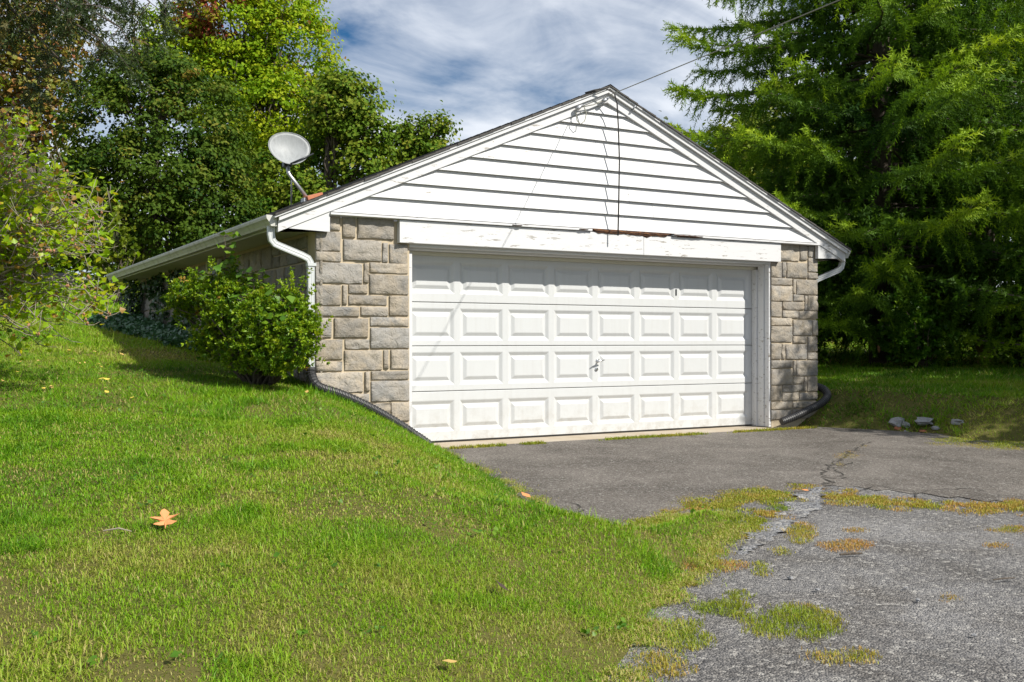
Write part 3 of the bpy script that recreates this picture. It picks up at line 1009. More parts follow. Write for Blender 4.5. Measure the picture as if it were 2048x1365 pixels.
# ------------------------------------------------------------------ drain pipes, cable, wires
def corrugated(name, ctrl, r, label):
    # Catmull-Rom through control points
    P = [Vector(p) for p in ctrl]
    P = [P[0] * 2 - P[1]] + P + [P[-1] * 2 - P[-2]]
    pts = []
    for i in range(1, len(P) - 2):
        L = (P[i + 1] - P[i]).length
        n = max(2, int(L / .008))
        for k in range(n):
            t = k / n
            a, b, c, d = P[i - 1], P[i], P[i + 1], P[i + 2]
            pts.append(.5 * ((2 * b) + (c - a) * t + (2 * a - 5 * b + 4 * c - d) * t * t + (3 * b - a - 3 * c + d) * t ** 3))
    rads = [r * (1.0 if (i // 2) % 2 else .9) for i in range(len(pts))]
    o = MB().tube(pts, rads, 14).build(name, M['pipe'])
    return tag(o, label, 'pipe', 'corrugated drain pipes at the downspouts')


def gz(x, y, h): return (x, y, float(z_lawn(x, y)) + h)


pl_pts = [(-1.205, .03, .84), (-1.205, .01, .76)] + [gz(x, y, .05) for x, y in ((-1.17, -.09), (-.95, -.13), (-.70, -.16), (-.45, -.19), (-.22, -.22), (-.03, -.27))]
corrugated('drain_pipe', pl_pts, .054, 'black corrugated drain pipe sloping down the grass below the left stone pier')
pr_pts = [(5.86, .22, .53), (5.88, .12, .50), (5.90, .0, .46), (5.86, -.10, .38), (5.68, -.16, .29), (5.42, -.18, .21), (5.18, -.17, .13), (4.98, -.15, .07)]
corrugated('drain_pipe', pr_pts, .052, 'black corrugated drain pipe curling round the foot of the right stone pier')

# black cable hanging down the gable
x0 = 2.40
cp = [(1.98, -.135, 3.94), (2.10, -.15, 3.985), (2.22, -.19, 4.01), (2.34, -.20, 3.965), (2.385, -.19, 3.85), (2.405, -.185, 3.6), (2.425, -.18, 3.2), (2.42, -.175, 2.8), (2.415, -.165, 2.33)]
tag(MB().tube(cp, .0085, 8).build('hanging_cable', M['cable'], smooth=True), 'thin black cable looped over the roof edge and hanging down the white gable', 'cable')

# overhead service wire
P0 = onY(1162, 214, -.12)
nrm = np.cross(ray(1162, 214), ray(1665, 0))
# the span leaves the gable level; its line in the view fixes the rest
dv = np.array([nrm[1] / nrm[0], -1.0, 0.0])
dv = dv / np.linalg.norm(dv)
span = 14.0
wp = []
for i in range(40):
    t = i / 39
    wp.append(P0 + dv * span * t + np.array([0, 0, -.12 * t * (1 - t)]))
sw_ = empty('service_wire', tuple(P0), 'grey overhead service wire running from the gable peak up past the spruce', 'wire')
MB().tube(wp, .0048, 6).build('wire_span', M['wire'], sw_, smooth=True)
for (ix, iy) in [(1160, 214), (1212, 199)]:
    q = onY(ix, iy, -.11)
    ins = MB().tube([(q[0], -.06, q[2]), (q[0], -.10, q[2]), (q[0] + .005, -.12, q[2])], [.012, .014, .012], 8).tube([(q[0] - .05, -.11, q[2] - .035), (q[0] - .02, -.115, q[2] - .012), (q[0] + .03, -.115, q[2] + .02)], [.022, .026, .014], 9)
    ins.build('insulator', M['galv'], sw_, smooth=True)
q = onY(1160, 216, -.11)
lp_ = [(q[0] + .06, -.11, q[2] + .01), (q[0] + .075, -.13, q[2] - .06), (q[0] + .05, -.13, q[2] - .15), (q[0] + .0, -.12, q[2] - .19), (q[0] - .04, -.11, q[2] - .15), (q[0] - .05, -.10, q[2] - .05)]
MB().tube(lp_, .006, 6).build('wire_loop', M['wire'], sw_, smooth=True)
q2 = onY(1212, 199, -.11)
MB().tube([q + np.array([.02, 0, .01]), (q + q2) / 2 + np.array([0, 0, -.015]), q2], .006, 6).build('wire_lead', M['wire'], sw_, smooth=True)
q3 = onY(1264, 222, -.07)
tag(MB().tube([(q3[0], -.06, q3[2]), (q3[0], -.10, q3[2]), (q3[0] - .01, -.125, q3[2] + .02), (q3[0] + .01, -.125, q3[2] + .05), (q3[0] + .03, -.10, q3[2] + .045)], .007, 6).build('eye_hook', M['galv'], smooth=True), 'small bent metal hook screwed into the right rake near the peak', 'hook')

# ------------------------------------------------------------------ dish on the roof
YD = 1.3
def roofpt(px, Y):
    # point on roof plane above pixel column
    p = onY(px, 400, Y)
    return Vector((p[0], Y, ztop(p[0]) + .012))
ft = roofpt(617, YD)
dc = onY(579, 297, YD); el = onY(578, 348, YD)
DS = empty('satellite_dish', tuple(ft), 'grey satellite dish on a bent mast near the left roof edge', 'satellite dish')
MB().box(ft.x - .07, ft.x + .07, YD - .06, YD + .06, ft.z - .03, ft.z + .012).build('foot_plate', M['galv'], DS)
MB().tube([(ft.x, YD, ft.z), (el[0] + .012, YD, el[2] - .02), (el[0], YD + .02, el[2] + .01), (el[0], YD + .07, dc[2] - .12)], [.021, .021, .021, .021], 10).build('mast', M['galv'], DS, smooth=True)
st0 = roofpt(582, YD + .25)
MB().tube([st0, (el[0] + .03, YD, el[2] - .07)], .009, 8).build('brace', M['galv'], DS, smooth=True)
MB().box(el[0] - .045, el[0] + .045, YD + .03, YD + .12, dc[2] - .20, dc[2] - .10).build('bracket', M['dark'], DS, bevel=.006)
# reflector faces the viewer's side, tilted up and turned a little to the right
fd = Vector((CAM[0] - dc[0], CAM[1] - dc[1], 0)).normalized()
fd = Vector((fd.x + .22, fd.y + .02, .30)).normalized()
rx_ = Vector((0, 0, 1)).cross(fd).normalized(); uz = fd.cross(rx_).normalized()
vs, fs = [], []
nr, na = 7, 36
cc = Vector(dc)
A, B = .232, .196
for r in range(nr + 1):
    q = r / nr
    for a in range(na):
        an = 2 * math.pi * a / na
        # slightly egg-shaped rim, wider above
        ex = A * q * math.cos(an) * (1 + .10 * math.sin(an)); ez = B * q * math.sin(an)
        vs.append(cc + rx_ * ex + uz * ez + fd * (.055 * q * q - .055))
b2 = len(vs)
for r in range(nr + 1):
    for a in range(na):
        vs.append(vs[r * na + a] - fd * .006)
for r in range(nr):
    for a in range(na):
        a2 = (a + 1) % na
        fs.append((r * na + a, r * na + a2, (r + 1) * na + a2, (r + 1) * na + a))
        fs.append((b2 + r * na + a, b2 + (r + 1) * na + a, b2 + (r + 1) * na + a2, b2 + r * na + a2))
for a in range(na):
    a2 = (a + 1) % na
    fs.append((nr * na + a, nr * na + a2, b2 + nr * na + a2, b2 + nr * na + a))
MB().add(vs, fs).build('reflector', M['dish'], DS, smooth=True)
rim = [cc + rx_ * A * math.cos(2 * math.pi * a / 36) * (1 + .10 * math.sin(2 * math.pi * a / 36)) + uz * B * math.sin(2 * math.pi * a / 36) for a in range(37)]
MB().tube(rim, .004, 6, cap=False).build('rim', M['dish'], DS, smooth=True)
MB().tube([cc - uz * B * .4 - fd * .055, cc - uz * B * .55 - fd * .12], .03, 8).build('mount', M['galv'], DS)
ar = cc - uz * .13 + rx_ * .22 + fd * .02
MB().tube([cc - uz * (B * .98), cc - uz * .06 + rx_ * .26 + fd * .03], [.011, .009], 8).build('feed_arm', M['dark'], DS, smooth=True)
bq = roofpt(628, YD - .05)
bk = MB().box(-.105, .105, -.05, .05, 0, .06)
bo = bk.build('brick', M['red_brick'], bevel=.004)
bo.location = (bq.x + .01, YD - .02, bq.z - .02)
bo.rotation_euler = (0, -math.atan(SL) * .75, R_(14))
tag(bo, 'single red brick lying on the roof beside the foot of the satellite dish', 'brick')

# ------------------------------------------------------------------ vegetation tools
DIAMOND = np.array([(0, 0, 0), (.36, .45, .10), (0, 1, -.06), (-.36, .45, .10)], float)
DIAMOND_F = np.array([(0, 1, 2), (0, 2, 3)])
MAPLE = np.array([(0, 0, 0), (.52, .30, .08), (.30, .62, .05), (0, 1.0, -.05), (-.30, .62, .05), (-.52, .30, .08)], float)
MAPLE_F = np.array([(0, 1, 2), (0, 2, 3), (0, 3, 4), (0, 4, 5)])


def rosette(n, leaf=DIAMOND, lf=DIAMOND_F, spread=1.0, seed=1, narrow=1.0):
    g = np.random.default_rng(seed)
    Vs, Fs = [], []
    k = 0
    for i in range(n):
        az = 2.4 * i + g.uniform(-.3, .3)
        el_ = g.uniform(.15, 1.15) * spread
        d = np.array([math.cos(az) * math.sin(el_), math.sin(az) * math.sin(el_), math.cos(el_)])
        nn = np.array([-math.cos(az) * math.cos(el_), -math.sin(az) * math.cos(el_), math.sin(el_)]) + g.normal(0, .25, 3)
        m = frames(nn[None], d[None])[0]
        s = g.uniform(.75, 1.15)
        Vs.append((leaf * np.array([narrow, 1, 1]) * s) @ m.T + d * .12)
        Fs.append(lf + k)
        k += len(leaf)
    return np.concatenate(Vs), np.concatenate(Fs)


def leaf_cloud(P, N, size, hue, leaf=DIAMOND, lf=DIAMOND_F, g=rng, droop=.3):
    """single leaves at P with normals about N"""
    n = len(P)
    nn = norm(N + g.normal(0, .55, (n, 3)))
    al = g.normal(0, 1, (n, 3)); al[:, 2] -= droop
    M3 = frames(nn, al)
    return instance(leaf, lf, M3, P, size * g.uniform(.65, 1.2, n), hue)


def merge(parts):
    Vs, Fs, Hs = [], [], []
    k = 0
    for V, Fc, H in parts:
        Vs.append(V); Fs.append(Fc + k); Hs.append(H); k += len(V)
    return np.concatenate(Vs), np.concatenate(Fs), np.concatenate(Hs)


def foliage(name, parts, mat, parent):
    V, Fc, H = merge(parts)
    return link(name, np_mesh(name, V, Fc, {'hue': np.clip(H, 0, 1)}), mat, parent)


def bend(a, b, sag, n=6, jit=.0):
    a, b = Vector(a), Vector(b)
    out = []
    L = (b - a).length
    for i in range(n + 1):
        t = i / n
        p = a.lerp(b, t) + Vector((0, 0, sag * 4 * t * (1 - t)))
        if 0 < i < n and jit:
            p += Vector((rnd.gauss(0, jit), rnd.gauss(0, jit), rnd.gauss(0, jit))) * L
        out.append(p)
    return out


def broadleaf(name, base, label, lobes, mat, n_clump, per, leaf, hue0=.45, hue_sd=.18, trunk_r=.18, sigma=.32, cat='tree', group=None, shell=.55, red=None, top_hue=.0, limbs=True, leafshape=(MAPLE, MAPLE_F)):
    """tree: tapered trunk with limbs into each lobe, crown of leaf clumps on the lobes"""
    base = np.array(base, float)
    T = empty(name, tuple(base), label, cat, group)
    vols = np.array([l[3] * l[4] * l[5] for l in lobes]) ** (2 / 3)
    cnt = np.maximum(3, (vols / vols.sum() * n_clump)).astype(int)
    parts, tips = [], []
    zc = np.array([l[2] for l in lobes])
    zlo = min(l[2] - l[5] for l in lobes); zhi = max(l[2] + l[5] for l in lobes)
    for (lx, ly, lz, ax, ay, az_), n in zip(lobes, cnt):
        d = norm(rng.normal(0, 1, (n, 3)))
        q = shell + (1 - shell) * rng.random(n) ** .6
        bump = 1 + .22 * (vnoise(d[:, 0] * 3 + lx, d[:, 2] * 3 + d[:, 1] * 2 + lz, .55, 3) - .5)
        c = np.array([lx, ly, lz]) + d * np.array([ax, ay, az_]) * (q * bump)[:, None]
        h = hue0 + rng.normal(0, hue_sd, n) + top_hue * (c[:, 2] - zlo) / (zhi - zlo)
        if red is not None:
            rc, rr = np.array(red[:3]), red[3]
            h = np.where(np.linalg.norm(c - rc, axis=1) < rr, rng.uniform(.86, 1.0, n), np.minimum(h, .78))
        tips.append(c)
        off = rng.normal(0, 1, (n * per, 3)) * np.array([1, 1, .65])
        off[:, 2] = np.where(off[:, 2] < -.5, -off[:, 2] * .6, off[:, 2])
        pc = np.repeat(c, per, 0) + off * sigma * np.repeat(rng.uniform(.6, 1.25, n), per)[:, None]
        nn = np.repeat(d * .5, per, 0) + off * .55 + np.array([0, 0, .55])
        parts.append(leaf_cloud(base + pc, nn, leaf, np.repeat(h, per) + rng.normal(0, .07, n * per), *leafshape))
    foliage('crown', parts, mat, T)
    if limbs:
        mb = MB()
        top = max(l[2] for l in lobes)
        tp = [base + np.array([0, 0, -.3]), base + np.array([.02, 0, top * .25]), base + np.array([.0, .05, top * .55]), base + np.array([.05, .0, top])]
        mb.tube(tp, [trunk_r * 1.25, trunk_r, trunk_r * .7, trunk_r * .25], 9)
        for (lx, ly, lz, ax, ay, az_), c in zip(lobes, tips):
            s = base + np.array([0, 0, max(.4, min(lz * .45, top * .6))])
            e = base + np.array([lx, ly, lz])
            br = bend(s, e, .15, 6, .02)
            mb.tube(br, [trunk_r * .55 * (1 - .7 * i / 6) for i in range(7)], 7)
            for k in range(min(10, len(c))):
                mb.tube(bend(br[rnd.randint(2, 5)], base + c[k], .1, 5, .03), [trunk_r * .22 * (1 - .8 * i / 5) for i in range(6)], 5)
        mb.build('trunk', M['bark'], T, smooth=True)
    return T


# needle sprig: a bottle-brush twig along +y
def make_sprig(nn, seed, length=1.0, nl=.20, w=.035):
    g = np.random.default_rng(seed)
    Vs, Fs = [], []
    for i in range(nn):
        t = (i + .5) / nn * length
        az = 2.4 * i + g.uniform(-.4, .4)
        d = np.array([math.cos(az) * .85, .55, math.sin(az) * .85]); d /= np.linalg.norm(d)
        s = np.cross(d, [0.2, 1, .1]); s /= np.linalg.norm(s) + 1e-9
        ll = nl * g.uniform(.8, 1.15) * (1 if t < .85 else .8)
        p = np.array([0, t, 0])
        k = len(Vs)
        Vs += [p - s * w, p + s * w, p + d * ll]
        Fs.append((k, k + 1, k + 2))
    k = len(Vs)
    Vs += [np.array([-.015, 0, 0]), np.array([.015, 0, 0]), np.array([0, length, .0])]
    Fs.append((k, k + 1, k + 2))
    return np.array(Vs), np.array(Fs)


def spruce(name, base, label, H, Rmax, z_from, z_to, mat, per_whorl=5, step=.42, density=1.0, hue0=.40, nn=16, seed=5, sprig=.24, group=None, cones=0, skirt=1.0, nw=.042):
    g = np.random.default_rng(seed)
    base = np.array(base, float)
    T = empty(name, tuple(base), label, 'tree', group)
    tv, tf = make_sprig(nn, seed, nl=.31, w=nw)
    pos, dirs, hues, scl, inner = [], [], [], [], []
    wood = MB()
    wood.tube([base + np.array([0, 0, -.3]), base + np.array([0, 0, H * .3]), base + np.array([.03, 0, H * .7]), base + np.array([0, 0, H])], [.26, .20, .10, .02], 10)
    coneat = []
    z = z_from
    while z < z_to:
        for b in range(per_whorl):
            az = 2 * math.pi * (b + g.uniform(-.35, .35)) / per_whorl + z * 1.7
            Lb = Rmax * (1 - z / H) ** .75 * g.uniform(.72, 1.12) * (skirt + (1 - skirt) * min(1, z / 3))
            zz_ = z + g.uniform(-.15, .15)
            o = np.array([math.cos(az), math.sin(az), 0])
            side = np.array([-o[1], o[0], 0])
            bh = g.normal(0, .10)
            rise = g.uniform(-.02, .16); drop = g.uniform(.16, .34)
            m = max(6, int(Lb / .13 * density))
            tt = np.linspace(.06, 1, m)
            prof = rise * tt * Lb - drop * Lb * tt ** 1.6 * (1 - .55 * tt ** 3)
            wig = .05 * Lb * np.sin(tt * 5 + g.uniform(0, 6))
            pts = base + np.array([0, 0, zz_]) + o * (tt * Lb)[:, None] + side * wig[:, None] + np.array([0, 0, 1]) * prof[:, None]
            ii = np.linspace(0, m - 1, 7).astype(int)
            wood.tube([base + np.array([0, 0, zz_])] + [pts[i] for i in ii], [.032 * (1 - .1 * i) * (.4 + .15 * Lb) for i in range(8)], 5, cap=False)
            for i in range(m):
                t = tt[i]
                if t < .18: continue
                young_lit = np.clip((t - .45) * 1.4, 0, 1)  # hue lightens tips as new growth and as painted sunlight; inner stays dark
                # spray along the top of the branch
                for s in (-1, 1):
                    d = o * g.uniform(.5, .9) + side * s * g.uniform(.4, 1.0) + np.array([0, 0, g.uniform(-.25, .35)])
                    inner.append(t < .5); pos.append(pts[i]); dirs.append(d); scl.append(sprig * g.uniform(.8, 1.25)); hues.append(hue0 + bh + .70 * young_lit + g.normal(0, .08))
                # pendulous branchlets
                for s in (-1, 1):
                    if g.random() < .25: continue
                    ln = g.uniform(.35, 1.15) * (1 - .7 * abs(t - .5)) * min(1.1, .35 + Lb / 4)
                    k = max(1, int(ln / (sprig * .62)))
                    d0 = side * s * g.uniform(.5, 1.2) + o * g.uniform(.1, .7) + np.array([0, 0, -.05])
                    p = pts[i].copy()
                    for q in range(k):
                        d = d0 * (1 - .7 * q / max(1, k)) + np.array([0, 0, -.12 - .30 * q])
                        d /= np.linalg.norm(d)
                        inner.append(t < .5); pos.append(p.copy()); dirs.append(d + g.normal(0, .12, 3)); scl.append(sprig * g.uniform(.8, 1.15)); hues.append(hue0 + bh - .08 + .60 * young_lit + .08 * q / max(1, k) + g.normal(0, .09))
                        p = p + d * sprig * .62
                    if q == k - 1 and g.random() < .015: coneat.append(p)
            tipd = o + np.array([0, 0, .25])
            for _ in range(4):
                inner.append(False); pos.append(pts[-1]); dirs.append(tipd + g.normal(0, .35, 3)); scl.append(sprig * 1.1); hues.append(hue0 + .5)
        z += step * (1 + .02 * z)
    pos = np.array(pos); dirs = np.array(dirs)
    A = norm(dirs); Nn = norm(np.cross(A, g.normal(0, 1, (len(pos), 3)))); S = np.cross(A, Nn)
    M3 = np.stack([S, A, Nn], -1)
    inn = np.array(inner)
    tv2, tf2 = make_sprig(max(6, nn // 2), seed + 1, nl=.36, w=.10)
    scl = np.array(scl); hues = np.array(hues)
    foliage('crown', [instance(tv, tf, M3[~inn], pos[~inn], scl[~inn], hues[~inn]), instance(tv2, tf2, M3[inn], pos[inn], scl[inn], hues[inn])], mat, T)
    wood.build('trunk', M['bark'], T, smooth=True)
    g2 = random.Random(seed)
    for p in g2.sample(coneat, min(cones, len(coneat))):
        MB().tube([p, p + np.array([0, 0, -.03]), p + np.array([0.005, 0, -.09]), p + np.array([0.01, 0, -.15])], [.008, .024, .026, .008], 8).build('cone', M['cone'], T, smooth=True)
    return T


def lz(x, y): return float(z_lawn(x, y))


def at_ground(px, d, py=700):
    p = atd(px, py, d)
    return np.array([p[0], p[1], lz(p[0], p[1])])


def lobe_px(base, d, px, py, rpx, rpy, depth_off=0.0, ry=None):
    """lobe given by where it stands in the picture at distance d"""
    p = atd(px, py, d + depth_off) - base
    k = (d + depth_off) / FPX
    return (p[0], p[1], p[2], rpx * k, (ry if ry else rpx * k * .9), rpy * k)


# ------------------------------------------------------------------ background trees, left
b = at_ground(310, 36)
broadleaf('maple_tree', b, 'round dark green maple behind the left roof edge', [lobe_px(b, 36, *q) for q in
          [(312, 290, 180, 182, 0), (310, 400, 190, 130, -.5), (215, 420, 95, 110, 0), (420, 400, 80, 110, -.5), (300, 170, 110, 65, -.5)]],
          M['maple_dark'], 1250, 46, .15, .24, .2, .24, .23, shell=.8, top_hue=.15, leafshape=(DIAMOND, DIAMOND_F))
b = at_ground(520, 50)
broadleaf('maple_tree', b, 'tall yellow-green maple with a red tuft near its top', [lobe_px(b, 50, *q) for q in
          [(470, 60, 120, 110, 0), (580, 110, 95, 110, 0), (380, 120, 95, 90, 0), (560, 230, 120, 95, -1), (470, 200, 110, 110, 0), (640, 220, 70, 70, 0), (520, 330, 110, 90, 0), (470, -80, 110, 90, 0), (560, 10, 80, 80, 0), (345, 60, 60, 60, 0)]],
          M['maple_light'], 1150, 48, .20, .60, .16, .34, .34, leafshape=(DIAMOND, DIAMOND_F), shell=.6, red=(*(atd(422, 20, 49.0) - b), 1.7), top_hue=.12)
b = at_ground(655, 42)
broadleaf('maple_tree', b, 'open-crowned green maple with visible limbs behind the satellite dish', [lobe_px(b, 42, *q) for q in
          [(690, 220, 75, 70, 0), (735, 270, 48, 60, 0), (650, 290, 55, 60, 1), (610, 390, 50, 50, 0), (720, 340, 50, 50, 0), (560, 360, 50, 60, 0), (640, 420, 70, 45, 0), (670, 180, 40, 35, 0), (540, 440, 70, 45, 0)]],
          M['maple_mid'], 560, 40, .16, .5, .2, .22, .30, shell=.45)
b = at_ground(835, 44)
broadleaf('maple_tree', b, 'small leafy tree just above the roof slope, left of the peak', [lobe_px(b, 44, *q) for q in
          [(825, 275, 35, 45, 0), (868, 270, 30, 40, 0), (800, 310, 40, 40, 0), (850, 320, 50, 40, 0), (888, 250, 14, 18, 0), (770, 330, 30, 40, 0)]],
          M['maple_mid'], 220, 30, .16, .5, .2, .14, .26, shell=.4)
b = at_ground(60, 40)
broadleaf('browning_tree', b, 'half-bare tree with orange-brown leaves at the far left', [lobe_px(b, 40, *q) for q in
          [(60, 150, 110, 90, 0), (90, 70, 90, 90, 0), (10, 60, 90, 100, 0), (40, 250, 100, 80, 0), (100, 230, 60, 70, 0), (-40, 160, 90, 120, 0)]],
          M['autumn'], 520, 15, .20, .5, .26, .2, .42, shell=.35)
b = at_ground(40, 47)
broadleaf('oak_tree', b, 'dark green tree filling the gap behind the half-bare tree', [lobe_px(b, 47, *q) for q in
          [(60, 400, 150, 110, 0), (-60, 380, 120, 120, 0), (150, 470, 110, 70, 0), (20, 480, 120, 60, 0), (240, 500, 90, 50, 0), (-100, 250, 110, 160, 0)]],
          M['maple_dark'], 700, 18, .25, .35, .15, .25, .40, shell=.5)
for i, (px, d, w, lab) in enumerate([(-120, 60, 5, 'dark hedge mass beyond the lawn at the far left edge'), (170, 62, 5, 'dark hedge mass beyond the lawn left of the garage eave'), (330, 60, 5, 'dark hedge mass beyond the lawn hidden behind the garage eave')]):
    b = at_ground(px, d)
    broadleaf('hedge', b, lab, [(j * 2.2 - 4.4, 0, 1.4 + .6 * (j % 2), 2.4, 1.6, 2.0) for j in range(5)], M['maple_dark'], 260, 16, .32, .25, .12, .12, .45, cat='hedge', shell=.6)

# small distant house between the leaves
hp_ = at_ground(72, 54)
HS = empty('distant_house', tuple(hp_), 'tiny far-off house with grey roof seen past the yellow-green shrub', 'house')
hx, hy, hz = hp_
MB().box(hx - 2.2, hx + 1.6, hy, hy + 4, hz - .3, hz + .75).build('wall', M['paint'], HS)
MB().add([(hx - 2.5, hy - .3, hz + .7), (hx + 1.9, hy - .3, hz + .7), (hx + 1.9, hy + 2, hz + 1.5), (hx - 2.5, hy + 2, hz + 1.5), (hx - 2.5, hy + 4.3, hz + .7), (hx + 1.9, hy + 4.3, hz + .7)], [(0, 1, 2, 3), (3, 2, 5, 4), (0, 3, 4), (1, 5, 2)]).build('roof', M['shingle'], HS)
MB().box(hx - .9, hx - .1, hy - .02, hy - .004, hz + .05, hz + .6).build('window', M['dark'], HS)

# ------------------------------------------------------------------ trees, right
b = np.array([12.8, 5.0, lz(12.8, 5.0)])
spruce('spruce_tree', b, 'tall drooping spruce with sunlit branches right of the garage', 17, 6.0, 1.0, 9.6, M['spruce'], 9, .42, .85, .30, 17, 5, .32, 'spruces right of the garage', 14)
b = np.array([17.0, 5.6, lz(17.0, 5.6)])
spruce('spruce_tree', b, 'darker spruce at the right edge behind the sunlit spruce', 16, 4.6, .8, 9.6, M['spruce'], 6, .52, .85, .18, 15, 9, .38, 'spruces right of the garage', 4)  # lower base hue puts this tree's shade into its needle colour
b = np.array([11.5, 11.5, lz(11.5, 11.5)])
broadleaf('understorey_tree', b, 'dark purple-tinged tree between the garage roof and the spruce', [(0, 0, 3.6, 2.4, 2, 2.2), (-2.0, .5, 3.0, 1.6, 1.5, 1.6), (-.5, -.8, 1.8, 2.2, 1.6, 1.6)],
          M['creeper'], 620, 15, .14, .35, .25, .14, .32, shell=.4)
b = at_ground(1510, 42)
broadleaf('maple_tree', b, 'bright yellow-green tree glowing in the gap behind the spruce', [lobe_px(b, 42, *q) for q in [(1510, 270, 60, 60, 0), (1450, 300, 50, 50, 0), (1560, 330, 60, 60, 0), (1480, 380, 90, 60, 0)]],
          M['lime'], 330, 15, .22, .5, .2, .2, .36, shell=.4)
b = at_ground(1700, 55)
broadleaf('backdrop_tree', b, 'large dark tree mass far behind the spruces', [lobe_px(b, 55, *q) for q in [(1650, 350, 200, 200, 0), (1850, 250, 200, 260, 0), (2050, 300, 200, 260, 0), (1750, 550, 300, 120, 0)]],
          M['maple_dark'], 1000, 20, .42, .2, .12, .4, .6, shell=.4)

# trees off to the right of the view: they throw the shade on the right-hand lawn
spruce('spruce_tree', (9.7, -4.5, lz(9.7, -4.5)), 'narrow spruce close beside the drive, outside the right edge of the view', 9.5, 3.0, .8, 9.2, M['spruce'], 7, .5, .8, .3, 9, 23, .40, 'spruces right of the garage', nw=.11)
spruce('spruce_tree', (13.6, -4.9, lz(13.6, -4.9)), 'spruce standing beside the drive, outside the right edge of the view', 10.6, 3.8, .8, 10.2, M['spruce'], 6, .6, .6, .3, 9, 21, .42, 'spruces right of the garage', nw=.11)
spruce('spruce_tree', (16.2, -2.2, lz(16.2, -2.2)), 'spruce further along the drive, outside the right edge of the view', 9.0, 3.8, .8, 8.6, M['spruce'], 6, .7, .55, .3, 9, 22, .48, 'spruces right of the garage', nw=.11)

# undergrowth at the foot of the spruces
def bush(name, base, label, lobes, mat, n, leaf, per=10, hue=.45, sd=.2, narrow=1.0, shell=.6, cat='bush', group=None, spread=1.0, stems=8, template=None, up=.35, shoots=0):
    base = np.array(base, float)
    T = empty(name, tuple(base), label, cat, group)
    vols = np.array([l[3] * l[4] * l[5] for l in lobes]) ** (2 / 3)
    cnt = np.maximum(3, (vols / vols.sum() * n)).astype(int)
    parts = []
    mb = MB()
    for (lx, ly, lzz, ax, ay, az_), k in zip(lobes, cnt):
        d = norm(rng.normal(0, 1, (k, 3)))
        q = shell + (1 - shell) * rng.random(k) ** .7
        bump_ = 1 + .6 * (vnoise(d[:, 0] * 2.5 + lx * 3, d[:, 2] * 2.5 + d[:, 1] * 2 + ly * 3, .5, 7) - .5)
        c = base + np.array([lx, ly, lzz]) + d * np.array([ax, ay, az_]) * (q * bump_)[:, None]
        ok = c[:, 2] > base[2] + .02
        c, d, q = c[ok], d[ok], q[ok]
        k = len(c)
        ax_ = norm(d + rng.normal(0, .45, (k, 3)) + np.array([0, 0, up]))
        for v in range(3):
            sel = np.arange(k) % 3 == v
            if not sel.any(): continue
            tv, tf = template[v] if template else rosette(per, seed=v + 3, narrow=narrow, spread=spread)
            a = ax_[sel]
            xx = norm(np.cross(a, rng.normal(0, 1, a.shape)))
            M3 = np.stack([xx, np.cross(a, xx), a], -1)
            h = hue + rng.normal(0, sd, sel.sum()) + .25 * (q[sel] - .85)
            parts.append(instance(tv, tf, M3, c[sel], leaf * rng.uniform(.75, 1.3, sel.sum()), h))
        for s in range(shoots):
            if k == 0: break
            p = c[rnd.randrange(k)].copy(); dd = norm((p - base - np.array([lx, ly, lzz])) + np.array([0, 0, .25]) + rng.normal(0, .2, 3))
            nq = rnd.randint(3, 6)
            for q_ in range(nq):
                p = p + dd * leaf * 1.1
                tv, tf = rosette(per, seed=3 + q_ % 3, narrow=narrow, spread=spread)
                xx = norm(np.cross(dd, rng.normal(0, 1, 3))[None])[0]
                parts.append(instance(tv, tf, np.stack([xx, np.cross(dd, xx), dd], -1)[None], p[None], np.array([leaf * 1.0]), np.array([hue + .15 + rnd.gauss(0, .1)])))
        for s in range(stems):
            if k == 0: break
            e = c[rnd.randrange(k)]
            mb.tube(bend(base + np.array([rnd.uniform(-.1, .1), rnd.uniform(-.1, .1), -.05]), e, .05, 5, .04), [.014 * (1 - .14 * i) for i in range(6)], 5)
    foliage('foliage', parts, mat, T)
    mb.build('stems', M['bark'], T, smooth=True)
    return T


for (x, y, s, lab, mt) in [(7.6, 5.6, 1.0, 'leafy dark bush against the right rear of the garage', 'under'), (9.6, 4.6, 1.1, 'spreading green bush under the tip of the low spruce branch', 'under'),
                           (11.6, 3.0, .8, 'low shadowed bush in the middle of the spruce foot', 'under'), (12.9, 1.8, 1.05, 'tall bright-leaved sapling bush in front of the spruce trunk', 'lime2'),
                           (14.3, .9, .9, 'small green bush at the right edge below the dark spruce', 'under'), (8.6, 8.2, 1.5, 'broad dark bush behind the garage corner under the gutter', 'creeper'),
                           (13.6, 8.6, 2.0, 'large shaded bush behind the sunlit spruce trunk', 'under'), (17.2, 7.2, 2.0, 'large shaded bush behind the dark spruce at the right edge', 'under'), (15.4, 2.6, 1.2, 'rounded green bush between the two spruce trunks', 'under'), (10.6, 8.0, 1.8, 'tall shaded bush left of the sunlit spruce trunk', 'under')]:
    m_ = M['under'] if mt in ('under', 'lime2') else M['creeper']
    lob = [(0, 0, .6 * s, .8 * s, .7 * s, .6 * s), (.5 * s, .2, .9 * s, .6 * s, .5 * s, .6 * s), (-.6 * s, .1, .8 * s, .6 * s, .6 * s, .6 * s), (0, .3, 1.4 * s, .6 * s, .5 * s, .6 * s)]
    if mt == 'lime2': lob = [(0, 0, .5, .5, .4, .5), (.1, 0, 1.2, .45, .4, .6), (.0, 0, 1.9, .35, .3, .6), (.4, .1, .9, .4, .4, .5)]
    bush('bush', (x, y, lz(x, y)), lab, lob, m_, 680, .105 * (1 + .2 * (s - 1)), 8, .7 if mt == 'lime2' else .5, .22, 1.0, .35, group='bushes at the foot of the spruces')

